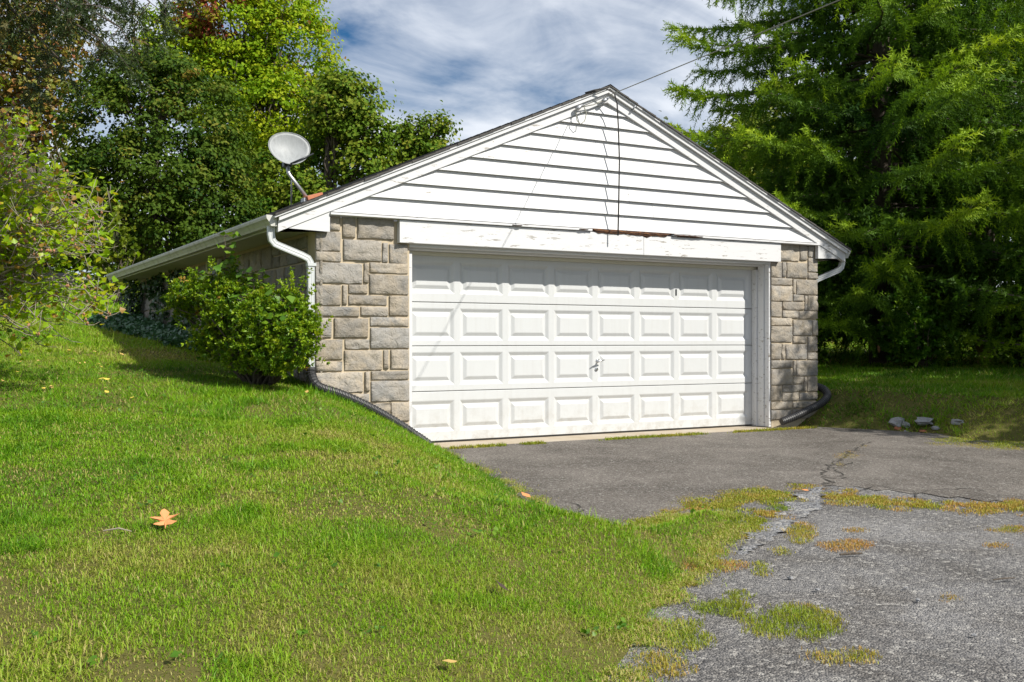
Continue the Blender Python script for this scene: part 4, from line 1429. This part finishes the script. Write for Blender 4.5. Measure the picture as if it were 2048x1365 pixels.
# ------------------------------------------------------------------ planting along the left wall
bb_ = at_ground(520, 10.4)
bx_, by_ = bb_[0], bb_[1]
bz_ = lz(bx_, by_)
BL = [lobe_px(bb_, d, px, py, a, b_) for (px, py, a, b_, d) in [(535, 640, 80, 55, 10.1), (470, 610, 70, 48, 10.4), (405, 590, 66, 36, 10.9), (590, 690, 52, 50, 9.8), (540, 700, 50, 40, 10.0), (610, 645, 30, 38, 9.9), (450, 655, 60, 42, 10.5), (480, 575, 45, 24, 10.6), (420, 570, 25, 18, 10.8), (560, 605, 28, 20, 10.2), (375, 610, 36, 34, 11.0), (520, 588, 30, 20, 10.4), (430, 690, 50, 34, 10.5), (495, 712, 60, 34, 10.2), (560, 728, 45, 24, 9.9), (625, 670, 18, 30, 9.8), (350, 600, 18, 16, 11.1), (450, 562, 14, 12, 10.7), (585, 600, 22, 20, 10.1)]]
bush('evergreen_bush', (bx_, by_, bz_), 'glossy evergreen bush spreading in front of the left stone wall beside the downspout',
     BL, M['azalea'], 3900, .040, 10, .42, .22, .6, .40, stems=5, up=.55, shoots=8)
# maple seedling poking out above the bush
def sapling(name, base, label, stems, mat, leaf, hue=.5):
    T = empty(name, tuple(base), label, 'sapling', 'maple seedlings by the stone wall')
    parts = []; mb = MB()
    for (dx_, dy_, h_) in stems:
        top = np.array(base) + np.array([dx_, dy_, h_])
        br = bend(base, top, .02, 8, .02)
        mb.tube(br, [.012 * (1 - .1 * i) for i in range(9)], 6)
        for i in range(3, 9):
            for k in range(5):
                az = rnd.uniform(0, 6.28)
                p = np.array(br[i]) + np.array([math.cos(az) * .11, math.sin(az) * .11, rnd.uniform(-.03, .05)])
                parts.append(leaf_cloud(p[None], np.array([[math.cos(az) * .3, math.sin(az) * .3 - .2, 1.0]]), leaf, np.array([hue + rnd.gauss(0, .15)]), MAPLE, MAPLE_F))
                mb.tube([br[i], p], [.003, .002], 4)
    foliage('leaves', parts, mat, T)
    mb.build('stems', M['bark'], T, smooth=True)


for px, py, dd, hh, lab in [(448, 600, 10.6, 1.0, 'bright maple seedling rising above the bush as high as the gutter'), (505, 600, 10.3, .62, 'short maple seedling against the shaded wall right of the tall one'), (560, 610, 10.0, .42, 'lowest maple seedling near the downspout elbow')]:
    p = atd(px, py, dd)
    sapling('maple_seedling', (p[0], p[1], p[2] - .35), lab, [(0, 0, hh), (.1, .05, hh * .7), (-.12, -.05, hh * .6)], M['under'], .085, .8)

# ivy on the far part of the wall and pachysandra at its foot
def carpet(name, n, fx, mat, leaf, label, kind='stuff', cat=None):
    P, N = fx(n)
    o = foliage(name, [leaf_cloud(P, N, leaf, rng.uniform(.1, .9, len(P)), MAPLE, MAPLE_F)], mat, None)
    tag(o, label, cat, None, kind)
    return o


def ivy_pts(n):
    y = rng.uniform(5.5, 10.3, n); 
    zb = z_lawn(np.full(n, -1.3), y)
    v = rng.random(n) ** 1.4
    z = zb + v * (2.2 - zb)
    k = vnoise(y, z, .35, 2) > .44
    y, z = y[k], z[k]
    x = -1.15 - rng.random(len(y)) * (.10 + .22 * np.clip((y - 8) / 2, 0, 1))
    return np.stack([x, y, z], -1), np.tile([-1.0, -.3, .5], (len(y), 1))


carpet('ivy', 2600, ivy_pts, M['ivy'], .085, 'dark ivy climbing the far end of the shaded side wall')


def pachy_pts(n):
    y = rng.uniform(3.6, 9.8, n); x = -1.25 - rng.random(n) * (.35 + .55 * np.clip((y - 3.6) / 4, 0, 1))
    z = z_lawn(x, y) + rng.uniform(.02, .14, n)
    return np.stack([x, y, z], -1), np.tile([-.1, -.3, 1.0], (n, 1))


carpet('ground_cover', 4200, pachy_pts, M['pachy'], .075, 'blue-green ground cover in the shade along the side wall')

# yellow-green stems behind the far end of the eave
b = at_ground(232, 24)
bush('tall_shrub', b, 'light green upright shrub rising past the far end of the gutter', [lobe_px(b, 24, 232, 470, 18, 60), lobe_px(b, 24, 260, 490, 15, 40), lobe_px(b, 24, 200, 500, 25, 50), lobe_px(b, 24, 225, 560, 40, 50)], M['lime'], 300, .11, 8, .4, .2, 1.0, .3, cat='shrub')

# ------------------------------------------------------------------ yellow-green shrub at the left edge (arching twigs, leaves, dry seed heads)
sb = at_ground(-150, 9.4)
T = empty('arching_shrub', tuple(sb), 'yellow-green shrub with arching bare twigs and brown seed heads at the left edge', 'shrub')
twigs = MB(); LP, LN, LH = [], [], []; pods = []
tips = []
for i in range(135):
    px = rnd.uniform(-160, 225); lim = np.interp(px, [-160, 40, 120, 190, 225], [170, 215, 330, 380, 420])
    py = rnd.uniform(lim, 715 - max(0, px - 120) * .8)
    if py > 500 and rnd.random() < .55: py = rnd.uniform(lim, 500)
    tips.append(atd(px, py, rnd.uniform(8.4, 10.4)))
cen = atd(-150, 640, 9.4)
for e in tips:
    s = sb + np.array([rnd.uniform(-.2, .2), rnd.uniform(-.2, .2), .1])
    mid = s * .55 + e * .45 + np.array([0, 0, .25 + .3 * rnd.random()])
    seg = bend(s, mid, .12, 4, .02) + bend(mid, e, .10, 8, .025)[1:]
    n_ = len(seg)
    twigs.tube(seg, [.012 * (1 - .85 * k / (n_ - 1)) + .0015 for k in range(n_)], 5)
    for k in range(5, n_):
        for _ in range(2):
            d = Vector((rnd.gauss(0, 1), rnd.gauss(0, 1), rnd.gauss(.3, .6))).normalized()
            tw = [seg[k], seg[k] + d * .10, seg[k] + d * .2 + Vector((0, 0, .03))]
            twigs.tube(tw, [.004, .003, .0015], 4)
            for j in range(rnd.choice([1, 2, 4, 7])):
                q = tw[rnd.choice([1, 1, 2])] + Vector((rnd.gauss(0, .05), rnd.gauss(0, .05), rnd.gauss(0, .04)))
                LP.append(q); LN.append((rnd.gauss(0, .4), rnd.gauss(-.2, .4), 1)); LH.append(min(.84, max(0, rnd.gauss(.48, .2))) if rnd.random() > .08 else .97)
        if rnd.random() < .10: pods.append(seg[k])
    if rnd.random() < .35: pods += [seg[-1], seg[-2]]
foliage('leaves', [leaf_cloud(np.array(LP), np.array(LN), .060, np.array(LH), MAPLE, MAPLE_F)], M['shrubleaf'], T)
twigs.build('twigs', M['twig'], T, smooth=True)
pm_ = MB()
for p in pods:
    for _ in range(2):
        c = Vector(p) + Vector((rnd.gauss(0, .02), rnd.gauss(0, .02), rnd.gauss(.01, .015)))
        pm_.tube([c, c + Vector((0, 0, .012)), c + Vector((0, 0, .03))], [.006, .013, .003], 6)
tag(pm_.build('seed_heads', M['cone'], T), kind='stuff')

# overhanging needle branches at the top left: tree stands left of the view
ob = at_ground(-520, 8.5)
T = empty('overhanging_conifer', tuple(ob), 'dark needle-leaved tree whose twiggy branches hang in at the top left corner', 'tree')
wood = MB(); pos, dirs, hues, scl = [], [], [], []
wood.tube([ob + np.array([0, 0, -.2]), ob + np.array([0, 0, 2]), ob + np.array([.05, 0, 5.5])], [.22, .18, .09], 10)
ends = [(300, 5, 8.2), (330, -25, 8.6), (240, 55, 8.0), (200, 80, 7.8), (120, 120, 8.0), (70, 20, 7.9), (80, 150, 8.2), (180, 10, 7.6), (230, -20, 8.8), (130, -30, 7.7), (270, 40, 8.8)]
for (px, py, d) in ends:
    s = ob + np.array([.03, 0, rnd.uniform(3.2, 4.6)])
    e = atd(px, py, d)
    br = bend(s, e, .28, 12, .012)
    wood.tube(br, [.03 * (1 - .9 * k / 12) + .003 for k in range(13)], 6)
    for k in range(6, 13):
        for _ in range(3):
            d0 = Vector((rnd.gauss(0, .7), rnd.gauss(0, .7), rnd.gauss(-.45, .5))).normalized()
            tw = [br[k], br[k] + d0 * .16, br[k] + d0 * .30 + Vector((0, 0, -.06))]
            wood.tube(tw, [.004, .003, .0015], 4)
            for j in range(10):
                p = tw[0].lerp(tw[2], .25 + .75 * rnd.random()) + Vector((rnd.gauss(0, .03),) * 3)
                pos.append(p); dirs.append((d0 + Vector((rnd.gauss(0, .6), rnd.gauss(0, .6), rnd.gauss(-.1, .5))))); scl.append(rnd.uniform(.11, .19)); hues.append(rnd.gauss(.4, .25))
tv, tf = make_sprig(14, 77, nl=.3, w=.04)
pos = np.array(pos); dirs = np.array(dirs)
A_ = norm(dirs); Nn = norm(np.cross(A_, rng.normal(0, 1, A_.shape)))
foliage('needles', [instance(tv, tf, np.stack([np.cross(A_, Nn), A_, Nn], -1), pos, np.array(scl), np.array(hues))], M['fir_dark'], T)
wood.build('branches', M['bark'], T, smooth=True)

# ------------------------------------------------------------------ grass
def in_view(x, y, z, mx=160):
    px, py, d = to_px(x, y, z)
    return (d > .8) & (px > -mx) & (px < 2048 + mx) & (py < 1365 + 160), d


def blades(x, y, z, h, w, hue, lean=.6, spread=.45, far=False):
    n = len(x)
    if far:                     # far off one face per tuft is enough
        az = rng.uniform(0, 2 * np.pi, n); ln = np.minimum(np.abs(rng.normal(lean, spread, n)), 1.4)
        a2 = rng.uniform(0, 2 * np.pi, n)
        sx, sy = np.cos(a2) * w * .7, np.sin(a2) * w * .7
        V = np.stack([np.stack([x - sx, y - sy, z - .01], -1), np.stack([x + sx, y + sy, z - .01], -1),
                      np.stack([x + np.cos(az) * np.sin(ln) * h, y + np.sin(az) * np.sin(ln) * h, z + np.cos(ln) * h], -1)], 1).reshape(-1, 3)
        return V, np.arange(3 * n).reshape(n, 3), np.repeat(hue, 3)
    az = rng.uniform(0, 2 * np.pi, n)
    fx, fy = np.cos(az), np.sin(az)
    ln = np.abs(rng.normal(lean, spread, n))
    a2 = az + np.pi / 2 + rng.normal(0, .5, n)
    sx, sy = np.cos(a2) * w / 2, np.sin(a2) * w / 2
    b0 = np.stack([x - sx, y - sy, z - .006], -1); b1 = np.stack([x + sx, y + sy, z - .006], -1)
    s1, c1 = np.sin(ln * .6), np.cos(ln * .6)
    s2, c2 = np.sin(np.minimum(ln * 1.5, 1.9)), np.cos(np.minimum(ln * 1.5, 1.9))
    m0 = np.stack([x + fx * s1 * h * .55 - sx * .8, y + fy * s1 * h * .55 - sy * .8, z + c1 * h * .55], -1)
    m1 = np.stack([x + fx * s1 * h * .55 + sx * .8, y + fy * s1 * h * .55 + sy * .8, z + c1 * h * .55], -1)
    tp = np.stack([x + fx * (s1 * .55 + s2 * .45) * h, y + fy * (s1 * .55 + s2 * .45) * h, z + (c1 * .55 + c2 * .45) * h], -1)
    V = np.stack([b0, b1, m0, m1, tp], 1).reshape(-1, 3)
    k = (np.arange(n) * 5)[:, None]
    Fc = np.concatenate([k + np.array([0, 1, 3]), k + np.array([0, 3, 2]), k + np.array([2, 3, 4])])
    return V, Fc, np.repeat(hue, 5)


BARE = []
for (px, py, br, bs) in [(60, 1170, .26, .9), (300, 1345, .16, 1.2), (20, 1275, .22, .8), (150, 1130, .18, .5), (1190, 1300, .20, .6), (100, 965, .25, .5), (640, 1000, .35, .5), (800, 960, .3, .4), (420, 1180, .2, .4), (640, 1330, .2, .45), (1010, 1290, .2, .5)]:
    p_ = on_lawn(px, py)
    BARE.append((p_[0], p_[1], br, bs))


def lawn_hue(x, y):
    a = vnoise(x, y, 1.6, 21); b_ = vnoise(x, y, .45, 22); c = vnoise(x, y, .16, 23)
    h = -.06 + .58 * a + .30 * b_ + .20 * c
    bare = smooth01((vnoise(x, y, .7, 31) * .6 + vnoise(x, y, .25, 32) * .4 - .58) / .12)
    # worn, straw-coloured ground towards the near left and along the drive edge
    px, py, d = to_px(x, y, 0 * x)
    near = smooth01((-4.6 - y) / 2.0)
    for (bx, by, br, bs) in BARE:
        q = ((x - bx) ** 2 + (y - by) ** 2) / br ** 2
        bare = bare + bs * np.exp(-q) * (.35 + 1.1 * vnoise(x, y, .14, 33))
    edge = np.exp(-np.clip(drive_sd(x, y), 0, 9) / .12)
    return h, np.clip(bare * (.35 + .65 * near) + .45 * edge, 0, 1)


bands = [(1.8, 5.0, 14500, .038, .0037), (5.0, 8.0, 8500, .041, .0052), (8.0, 12.5, 4600, .045, .0085), (12.5, 20, 1900, .075, .013), (20, 34, 330, .10, .03), (34, 62, 45, .18, .09)]
gp = []
for (d0, d1, dens, h0, w0) in bands:
    half = d1 * (1024 + 160) / FPX
    n = int((2 * half) * (d1 - d0) * dens)
    lat = rng.uniform(-half, half, n); dep = rng.uniform(d0, d1, n)
    x = CAM[0] + Rt[0] * lat + Fw[0] * dep; y = CAM[1] + Rt[1] * lat + Fw[1] * dep
    ok = np.abs(lat) < dep * (1024 + 160) / FPX
    ok &= ~((x > -1.12) & (x < 5.80) & (y > -.01) & (y < 10.2))
    x, y = x[ok], y[ok]
    s = drive_sd(x, y)
    j = .30 * (vnoise(x, y, .30, 14) - .5) + .16 * (vnoise(x, y, .09, 15) - .5) + rng.normal(0, .03, len(x))
    ok = (s + j > .0) & ~((np.abs(x - 2.5) < 2.75) & (y > -.33) & (y < .4))
    x, y, s = x[ok], y[ok], s[ok]
    z = np.maximum(z_lawn(x, y), z_drive(x, y))
    hue, bare = lawn_hue(x, y)
    keep = rng.random(len(x)) > bare * .6
    x, y, z, hue, bare, s = x[keep], y[keep], z[keep], hue[keep], bare[keep], s[keep]
    # mixed-in dead blades
    hue = np.where(rng.random(len(x)) < .07 + .55 * bare, rng.uniform(.78, 1.0, len(x)), hue + rng.normal(0, .10, len(x)))
    tall = vnoise(x, y, .35, 41)
    hh = h0 * (.55 + .9 * tall ** 2 + .25 * rng.random(len(x))) * np.where(bare > .4, .6, 1)
    hh = hh * np.where(rng.random(len(x)) < .012, 2.0, 1)
    lush = smooth01((vnoise(x, y, .55, 43) * .7 + vnoise(x, y, .18, 44) * .3 - .62) / .1) * (bare < .3)
    hh = hh * (1 + .55 * lush)
    hue = hue - .16 * lush
    # unmown fringe below the wall, along the pipe
    fr = (x > -1.6) & (x < .1) & (y > -.5) & (y < .05)
    hh = np.where(fr, hh * 1.6, hh)
    hue = np.where(fr, hue * .8, hue)
    gp.append(blades(x, y, z, hh, w0 * rng.uniform(.6, 1.2, len(x)), np.clip(hue, 0, 1), 1.25, far=d0 > 7))
o = foliage('lawn_grass', gp, M['grass'], None)
tag(o, 'mown green lawn grass with straw-coloured worn patches', None, None, 'stuff')

# grass and moss growing out of the drive: (px, py, half width px, half height px, hue, height)
PATCH = [(1450, 1215, 60, 16, .35, .05), (1575, 1240, 95, 28, .38, .055), (1640, 1262, 40, 20, .40, .05), (1475, 1190, 28, 9, .4, .03), (1380, 1270, 40, 28, .4, .05), (1690, 1312, 60, 14, .55, .04), (1320, 1330, 60, 22, .6, .04),
         (1395, 1005, 50, 13, .6, .04), (1460, 1038, 75, 26, .45, .05), (1500, 985, 58, 11, .65, .04), (1540, 998, 34, 14, .5, .04), (1420, 1060, 60, 26, .45, .05), (1340, 1060, 110, 22, .45, .05), (1600, 1065, 28, 18, .6, .035), (1560, 1100, 25, 8, .6, .03), (1525, 1135, 18, 14, .55, .03),
         (1430, 1130, 60, 12, .8, .03), (1555, 1032, 35, 8, .8, .03), (1690, 1090, 50, 11, .92, .025), (1715, 1060, 22, 4, .85, .02), (1700, 1000, 50, 10, .65, .035), (1760, 1010, 45, 8, .6, .03), (1860, 1012, 45, 9, .5, .04), (1960, 1020, 45, 10, .75, .035), (2030, 1015, 40, 14, .75, .04),
         (1695, 912, 26, 10, .8, .03), (1680, 930, 10, 8, .8, .025), (1730, 893, 14, 4, .8, .02), (2020, 1058, 40, 6, .7, .02), (1990, 1090, 20, 4, .8, .02), (1920, 882, 70, 10, .55, .04), (2010, 890, 60, 10, .5, .05), (1900, 1195, 14, 10, .85, .015), (1610, 975, 30, 5, .75, .025), (1240, 1070, 60, 12, .6, .04)]
for (xa, ya, xb, yb, k_, hu) in [(1210, 1075, 1400, 1015, 6, .5), (1400, 1012, 1600, 975, 8, .6), (1665, 985, 1800, 1008, 6, .62), (1800, 1010, 2048, 1020, 10, .68), (1400, 1120, 1500, 1060, 4, .5), (1500, 1060, 1580, 1000, 4, .6), (1330, 1210, 1420, 1110, 5, .6)]:
    for i_ in range(k_):
        f_ = (i_ + rnd.random()) / k_
        PATCH.append((xa + (xb - xa) * f_ + rnd.gauss(0, 5), ya + (yb - ya) * f_ + rnd.gauss(0, 4), rnd.uniform(16, 42), rnd.uniform(4, 10), hu + rnd.gauss(0, .12), rnd.uniform(.025, .045)))
gp = []
for (px, py, hw, hh_, hu, ht) in PATCH:
    c = on_drive(px, py); ex = on_drive(px + hw, py) - c; ey = on_drive(px, py - hh_) - c
    area = np.linalg.norm(ex) * np.linalg.norm(ey) * 3.14
    d = (c - CAM) @ Fw
    hw, hh_ = hw * 1.15, hh_ * 1.2
    ex, ey = ex * 1.15, ey * 1.2
    dens = 15000 if d < 7 else 8000
    n = int(area * dens)
    r = np.sqrt(rng.random(n)); a = rng.uniform(0, 6.283, n)
    u, v = r * np.cos(a), r * np.sin(a)
    x = c[0] + ex[0] * u + ey[0] * v; y = c[1] + ex[1] * u + ey[1] * v
    x = x + rng.normal(0, .02, n); y = y + rng.normal(0, .02, n)
    k = (vnoise(x, y, .13, 17) + (1 - r) * .75 + rng.normal(0, .1, n)) > .60
    x, y, r = x[k], y[k], r[k]
    z = z_drive(x, y) + .012
    hue = hu + .25 * (vnoise(x, y, .12, 18) - .5) + .25 * r ** 3 + rng.normal(0, .1, len(x))
    gp.append(blades(x, y, z, .66 * ht * (1.15 - .7 * r) * rng.uniform(.6, 1.2, len(x)), rng.uniform(.6, 1.2, len(x)) * (.004 if d < 7 else .006), np.clip(hue, 0, 1), 1.2))
# the strip of moss and grass along the front edge of the apron
x = rng.uniform(-.1, 5.4, 9000); y = -.31 + rng.normal(0, .032, 9000)
k = vnoise(x, y, .28, 19) > .36
x, y = x[k], y[k]
gp.append(blades(x, y, z_drive(x, y) + .01, rng.uniform(.015, .05, len(x)), np.full(len(x), .009), np.clip(.35 + .4 * vnoise(x, y, .3, 20) + rng.normal(0, .1, len(x)), 0, 1), .8))
o = foliage('driveway_grass', gp, M['weed'], None)
tag(o, 'yellowish grass and moss growing from cracks in the drive', None, None, 'stuff')

# straw and dead grass lying along the ragged lawn edge
n = 36000
seg = rng.integers(1, 20, n); tt_ = rng.random(n)[:, None]
q_ = DRIVE[seg] * (1 - tt_) + DRIVE[seg + 1] * tt_
x = q_[:, 0] + rng.normal(0, .07, n); y = q_[:, 1] + rng.normal(0, .07, n)
k = (vnoise(x, y, .22, 61) > .42) & (y > -8.5)
x, y = x[k], y[k]
o = foliage('edge_litter', [blades(x, y, np.maximum(z_lawn(x, y), z_drive(x, y) + .014), rng.uniform(.015, .045, len(x)), np.full(len(x), .0045), np.clip(rng.normal(.82, .14, len(x)), 0, 1), 1.5)], M['grass'], None)
tag(o, 'dry straw and thin grass along the lawn edge of the drive', None, None, 'stuff')

# small round-leaved weeds sprinkled through the lawn
n = 2600
lat = rng.uniform(-7, 7, n); dep = rng.uniform(2.2, 13, n)
x = CAM[0] + Rt[0] * lat + Fw[0] * dep; y = CAM[1] + Rt[1] * lat + Fw[1] * dep
k = (drive_sd(x, y) > .05) & (np.abs(lat) < dep * .58) & (vnoise(x, y, .6, 51) > .55) & ~((x > -1.15) & (x < 5.8) & (y > 0))
x, y = x[k][::2], y[k][::2]
pp = np.stack([x, y, z_lawn(x, y) + .03], -1)
pp = np.repeat(pp, 4, 0) + rng.normal(0, .02, (len(pp) * 4, 3)) * np.array([1, 1, .3])
o = foliage('lawn_weeds', [leaf_cloud(pp, np.tile([0, -.1, 1.0], (len(pp), 1)), .026, rng.uniform(.3, .9, len(pp)), MAPLE, MAPLE_F)], M['under'], None)
tag(o, 'small round-leaved weeds sprinkled through the lawn', None, None, 'stuff')

# ------------------------------------------------------------------ fallen leaves and stones
def flat_leaf(outline, curl, name, mat, thick=.0012):
    n = len(outline)
    vs = [(0, 0, 0)] + [(x, y, curl * (x * x * 4 + y * y * 3 + .008 * math.sin(60 * x + 40 * y))) for x, y in outline]
    k = len(vs)
    vs += [(x, y, z - thick) for x, y, z in vs]
    fs = []
    for i in range(n):
        a, b_ = 1 + i, 1 + (i + 1) % n
        fs += [(0, a, b_), (k, k + b_, k + a), (a, k + a, k + b_, b_)]
    me = MB().add(vs, fs).mesh(name)
    me.materials.append(mat)
    return me


OAK = [(0, -.085), (.006, -.03), (.030, -.042), (.062, -.030), (.036, -.012), (.022, .004), (.048, .018), (.080, .030), (.046, .036), (.018, .034), (.026, .062), (.012, .082), (.0, .092), (-.014, .080), (-.024, .060), (-.016, .034), (-.050, .044), (-.078, .030), (-.040, .018), (-.020, .002), (-.048, -.010), (-.060, -.030), (-.028, -.034), (-.006, -.028)]
OVAL = [(0, -.04), (.014, -.028), (.024, -.008), (.022, .012), (.010, .032), (0, .045), (-.011, .030), (-.023, .010), (-.022, -.010), (-.013, -.028)]


def drop_leaf(me, P, rot, sc, label, name, tilt=(0, 0), group=None):
    o = bpy.data.objects.new(name, me)
    SC.collection.objects.link(o)
    o.location = P
    o.rotation_euler = (tilt[0], tilt[1], rot)
    o.scale = (sc, sc, sc)
    return tag(o, label, 'leaf', group)


me_oak = flat_leaf(OAK, .55, 'oak_leaf', M['oak_leaf'])
P = on_lawn(330, 1062)
drop_leaf(me_oak, P + np.array([0, 0, .045]), R_(-12), .86, 'large orange oak leaf lying alone on the lawn', 'oak_leaf', (.5, -.1))
me_br = flat_leaf(OVAL, 1.2, 'dead_leaf', M['brown_leaf'])
P = on_lawn(1003, 1196)
drop_leaf(me_br, P + np.array([0, 0, .05]), R_(70), 1.0, 'curled dark brown leaf in the middle of the near lawn', 'dead_leaf', (.5, .3))
me_tan = flat_leaf(OVAL, .5, 'dead_leaf', M['tan_leaf'])
P = on_lawn(900, 1349)
drop_leaf(me_tan, P + np.array([0, 0, .045]), R_(100), .75, 'tan leaf in the grass at the bottom edge', 'dead_leaf', (.1, .1))
me_or = flat_leaf(OVAL, .6, 'dead_leaf', M['oak_leaf'])
P = on_drive(1052, 1004)
drop_leaf(me_or, P + np.array([0, 0, .05]), R_(20), 1.15, 'orange leaf at the lawn edge beside the smooth asphalt pad', 'dead_leaf', (.2, .1))
P = on_drive(1075, 1018)
drop_leaf(me_or, P + np.array([0, 0, .045]), R_(140), .8, 'smaller orange leaf just below the one at the lawn edge', 'dead_leaf', (.1, -.2))
P = on_drive(1611, 988)
drop_leaf(me_or, P + np.array([0, 0, .03]), R_(50), .7, 'orange leaf on the worn paving strip in the drive', 'dead_leaf')
P = on_drive(1702, 1113)
sk = MB().tube([P + np.array([-.07, .02, .014]), P + np.array([0, 0, .018]), P + np.array([.07, -.02, .014])], [.006, .010, .005], 7).build('bark_chip', M['bark'])
tag(sk, 'dark bark chip lying on the coarse drive below a brown grass patch', 'bark chip')
P = on_drive(2010, 1163)
sk = MB().tube([P + np.array([-.07, .02, .012]), P + np.array([0, 0, .016]), P + np.array([.07, -.01, .012])], [.003, .005, .003], 6).build('stick', M['bark'])
tag(sk, 'short dark stick on the drive at the right edge', 'stick')
P = on_lawn(238, 1082)
sk = MB().tube([P + np.array([-.06, .03, .045]), P + np.array([0, 0, .055]), P + np.array([.05, -.02, .04])], [.003, .004, .002], 6).build('stick', M['twig'])
tag(sk, 'small pale twig in the grass left of the oak leaf', 'stick')
me_y = flat_leaf(OVAL, .5, 'yellow_leaf', M['yellow_leaf'])
me_t2 = flat_leaf(OVAL, .7, 'tan_leaf', M['tan_leaf'])
for i in range(52):
    px = rnd.gauss(150, 95) if i < 50 else rnd.uniform(230, 660); py = rnd.uniform(700, 830) if i < 50 else rnd.uniform(770, 900)
    if px < 3: continue
    P = on_lawn(px, py)
    yl_ = rnd.random() < .5
    drop_leaf(me_y if yl_ else me_t2, P + np.array([0, 0, .03]), rnd.uniform(0, 6), rnd.uniform(.4, .75), ('small yellow leaf' if yl_ else 'small tan leaf') + ' fallen on the sloping lawn left of the bush', 'fallen_leaf', (rnd.uniform(-.4, .4), rnd.uniform(-.4, .4)), 'small yellow leaves on the sloping lawn' if yl_ else 'small tan leaves on the sloping lawn')


def rock(P, sx, sy, sz, seed, label, mat=None, name='rock', group='stones at the edge of the drive'):
    g = random.Random(seed)
    vs, fs = [], []
    nu, nv = 9, 6
    for j in range(nv + 1):
        for i in range(nu):
            th = math.pi * j / nv; ph = 2 * math.pi * i / nu
            d = Vector((math.sin(th) * math.cos(ph), math.sin(th) * math.sin(ph), math.cos(th)))
            d = Vector([math.copysign(abs(c) ** .7, c) for c in d])
            r = 1 + .5 * mnoise.noise(d * 1.6 + Vector((seed, 0, 0))) + .25 * mnoise.noise(d * 4 + Vector((0, seed, 0)))
            vs.append((d.x * sx * r, d.y * sy * r, d.z * sz * r))
    for j in range(nv):
        for i in range(nu):
            i2 = (i + 1) % nu
            fs.append((j * nu + i, (j + 1) * nu + i, (j + 1) * nu + i2, j * nu + i2))
    o = MB().add(vs, fs).build(name, mat or M['rock'])
    o.location = P
    o.rotation_euler = (0, 0, g.uniform(0, 3))
    tag(o, label, 'stone', group)


for i, (px, py, w, h, lab, mt) in enumerate([(1795, 842, 24, 13, 'broken grey stone, leftmost of those on the grass edge right of the garage', 'rock'), (1812, 848, 16, 9, 'smaller grey stone leaning on the leftmost broken stone', 'rock'), (1848, 840, 36, 10, 'long flat brownish stone half sunk in the grass edge', 'rock'),
                                             (1916, 843, 22, 8, 'pale grey stone, rightmost on the grass edge', 'rock'), (1872, 855, 14, 6, 'small grey stone below the long flat one', 'rock'), (1796, 856, 10, 5, 'reddish brick fragment below the leftmost stone', 'red_brick'), (1846, 862, 12, 4, 'flat reddish brick fragment at the asphalt edge', 'red_brick'),
                                             (1812, 863, 7, 4, 'tiny white pebble at the asphalt edge', 'rock')]):
    d = 13.2
    P = atd(px, py, d)
    P[2] = lz(P[0], P[1]) + h / FPX * d * .5
    P2 = on_lawn(px, py + h * .5, 9)
    k = ((P2 - CAM) @ Fw) / FPX
    rock(P2 + np.array([0, 0, h * k * .25]), w * k * .7, w * k * .5, h * k * .68, i * 3.7 + 1, lab, M[mt])
for i, (px, py, w, lab) in enumerate([(1580, 1158, 9, 'dark loose stone on the near coarse drive'), (1635, 1182, 7, 'grey loose stone right of the dark one on the drive'), (1835, 1203, 8, 'loose stone on the open right half of the drive'), (1948, 1273, 8, 'dark loose stone near the lower right corner'), (1812, 1178, 6, 'tiny loose stone above the open drive stone')]):
    P = on_drive(px, py)
    k = ((P - CAM) @ Fw) / FPX
    rock(P + np.array([0, 0, .006]), w * k * .7, w * k * .55, w * k * .35, i * 2.9 + 40, lab, M['rock'], 'pebble', 'loose stones on the drive')
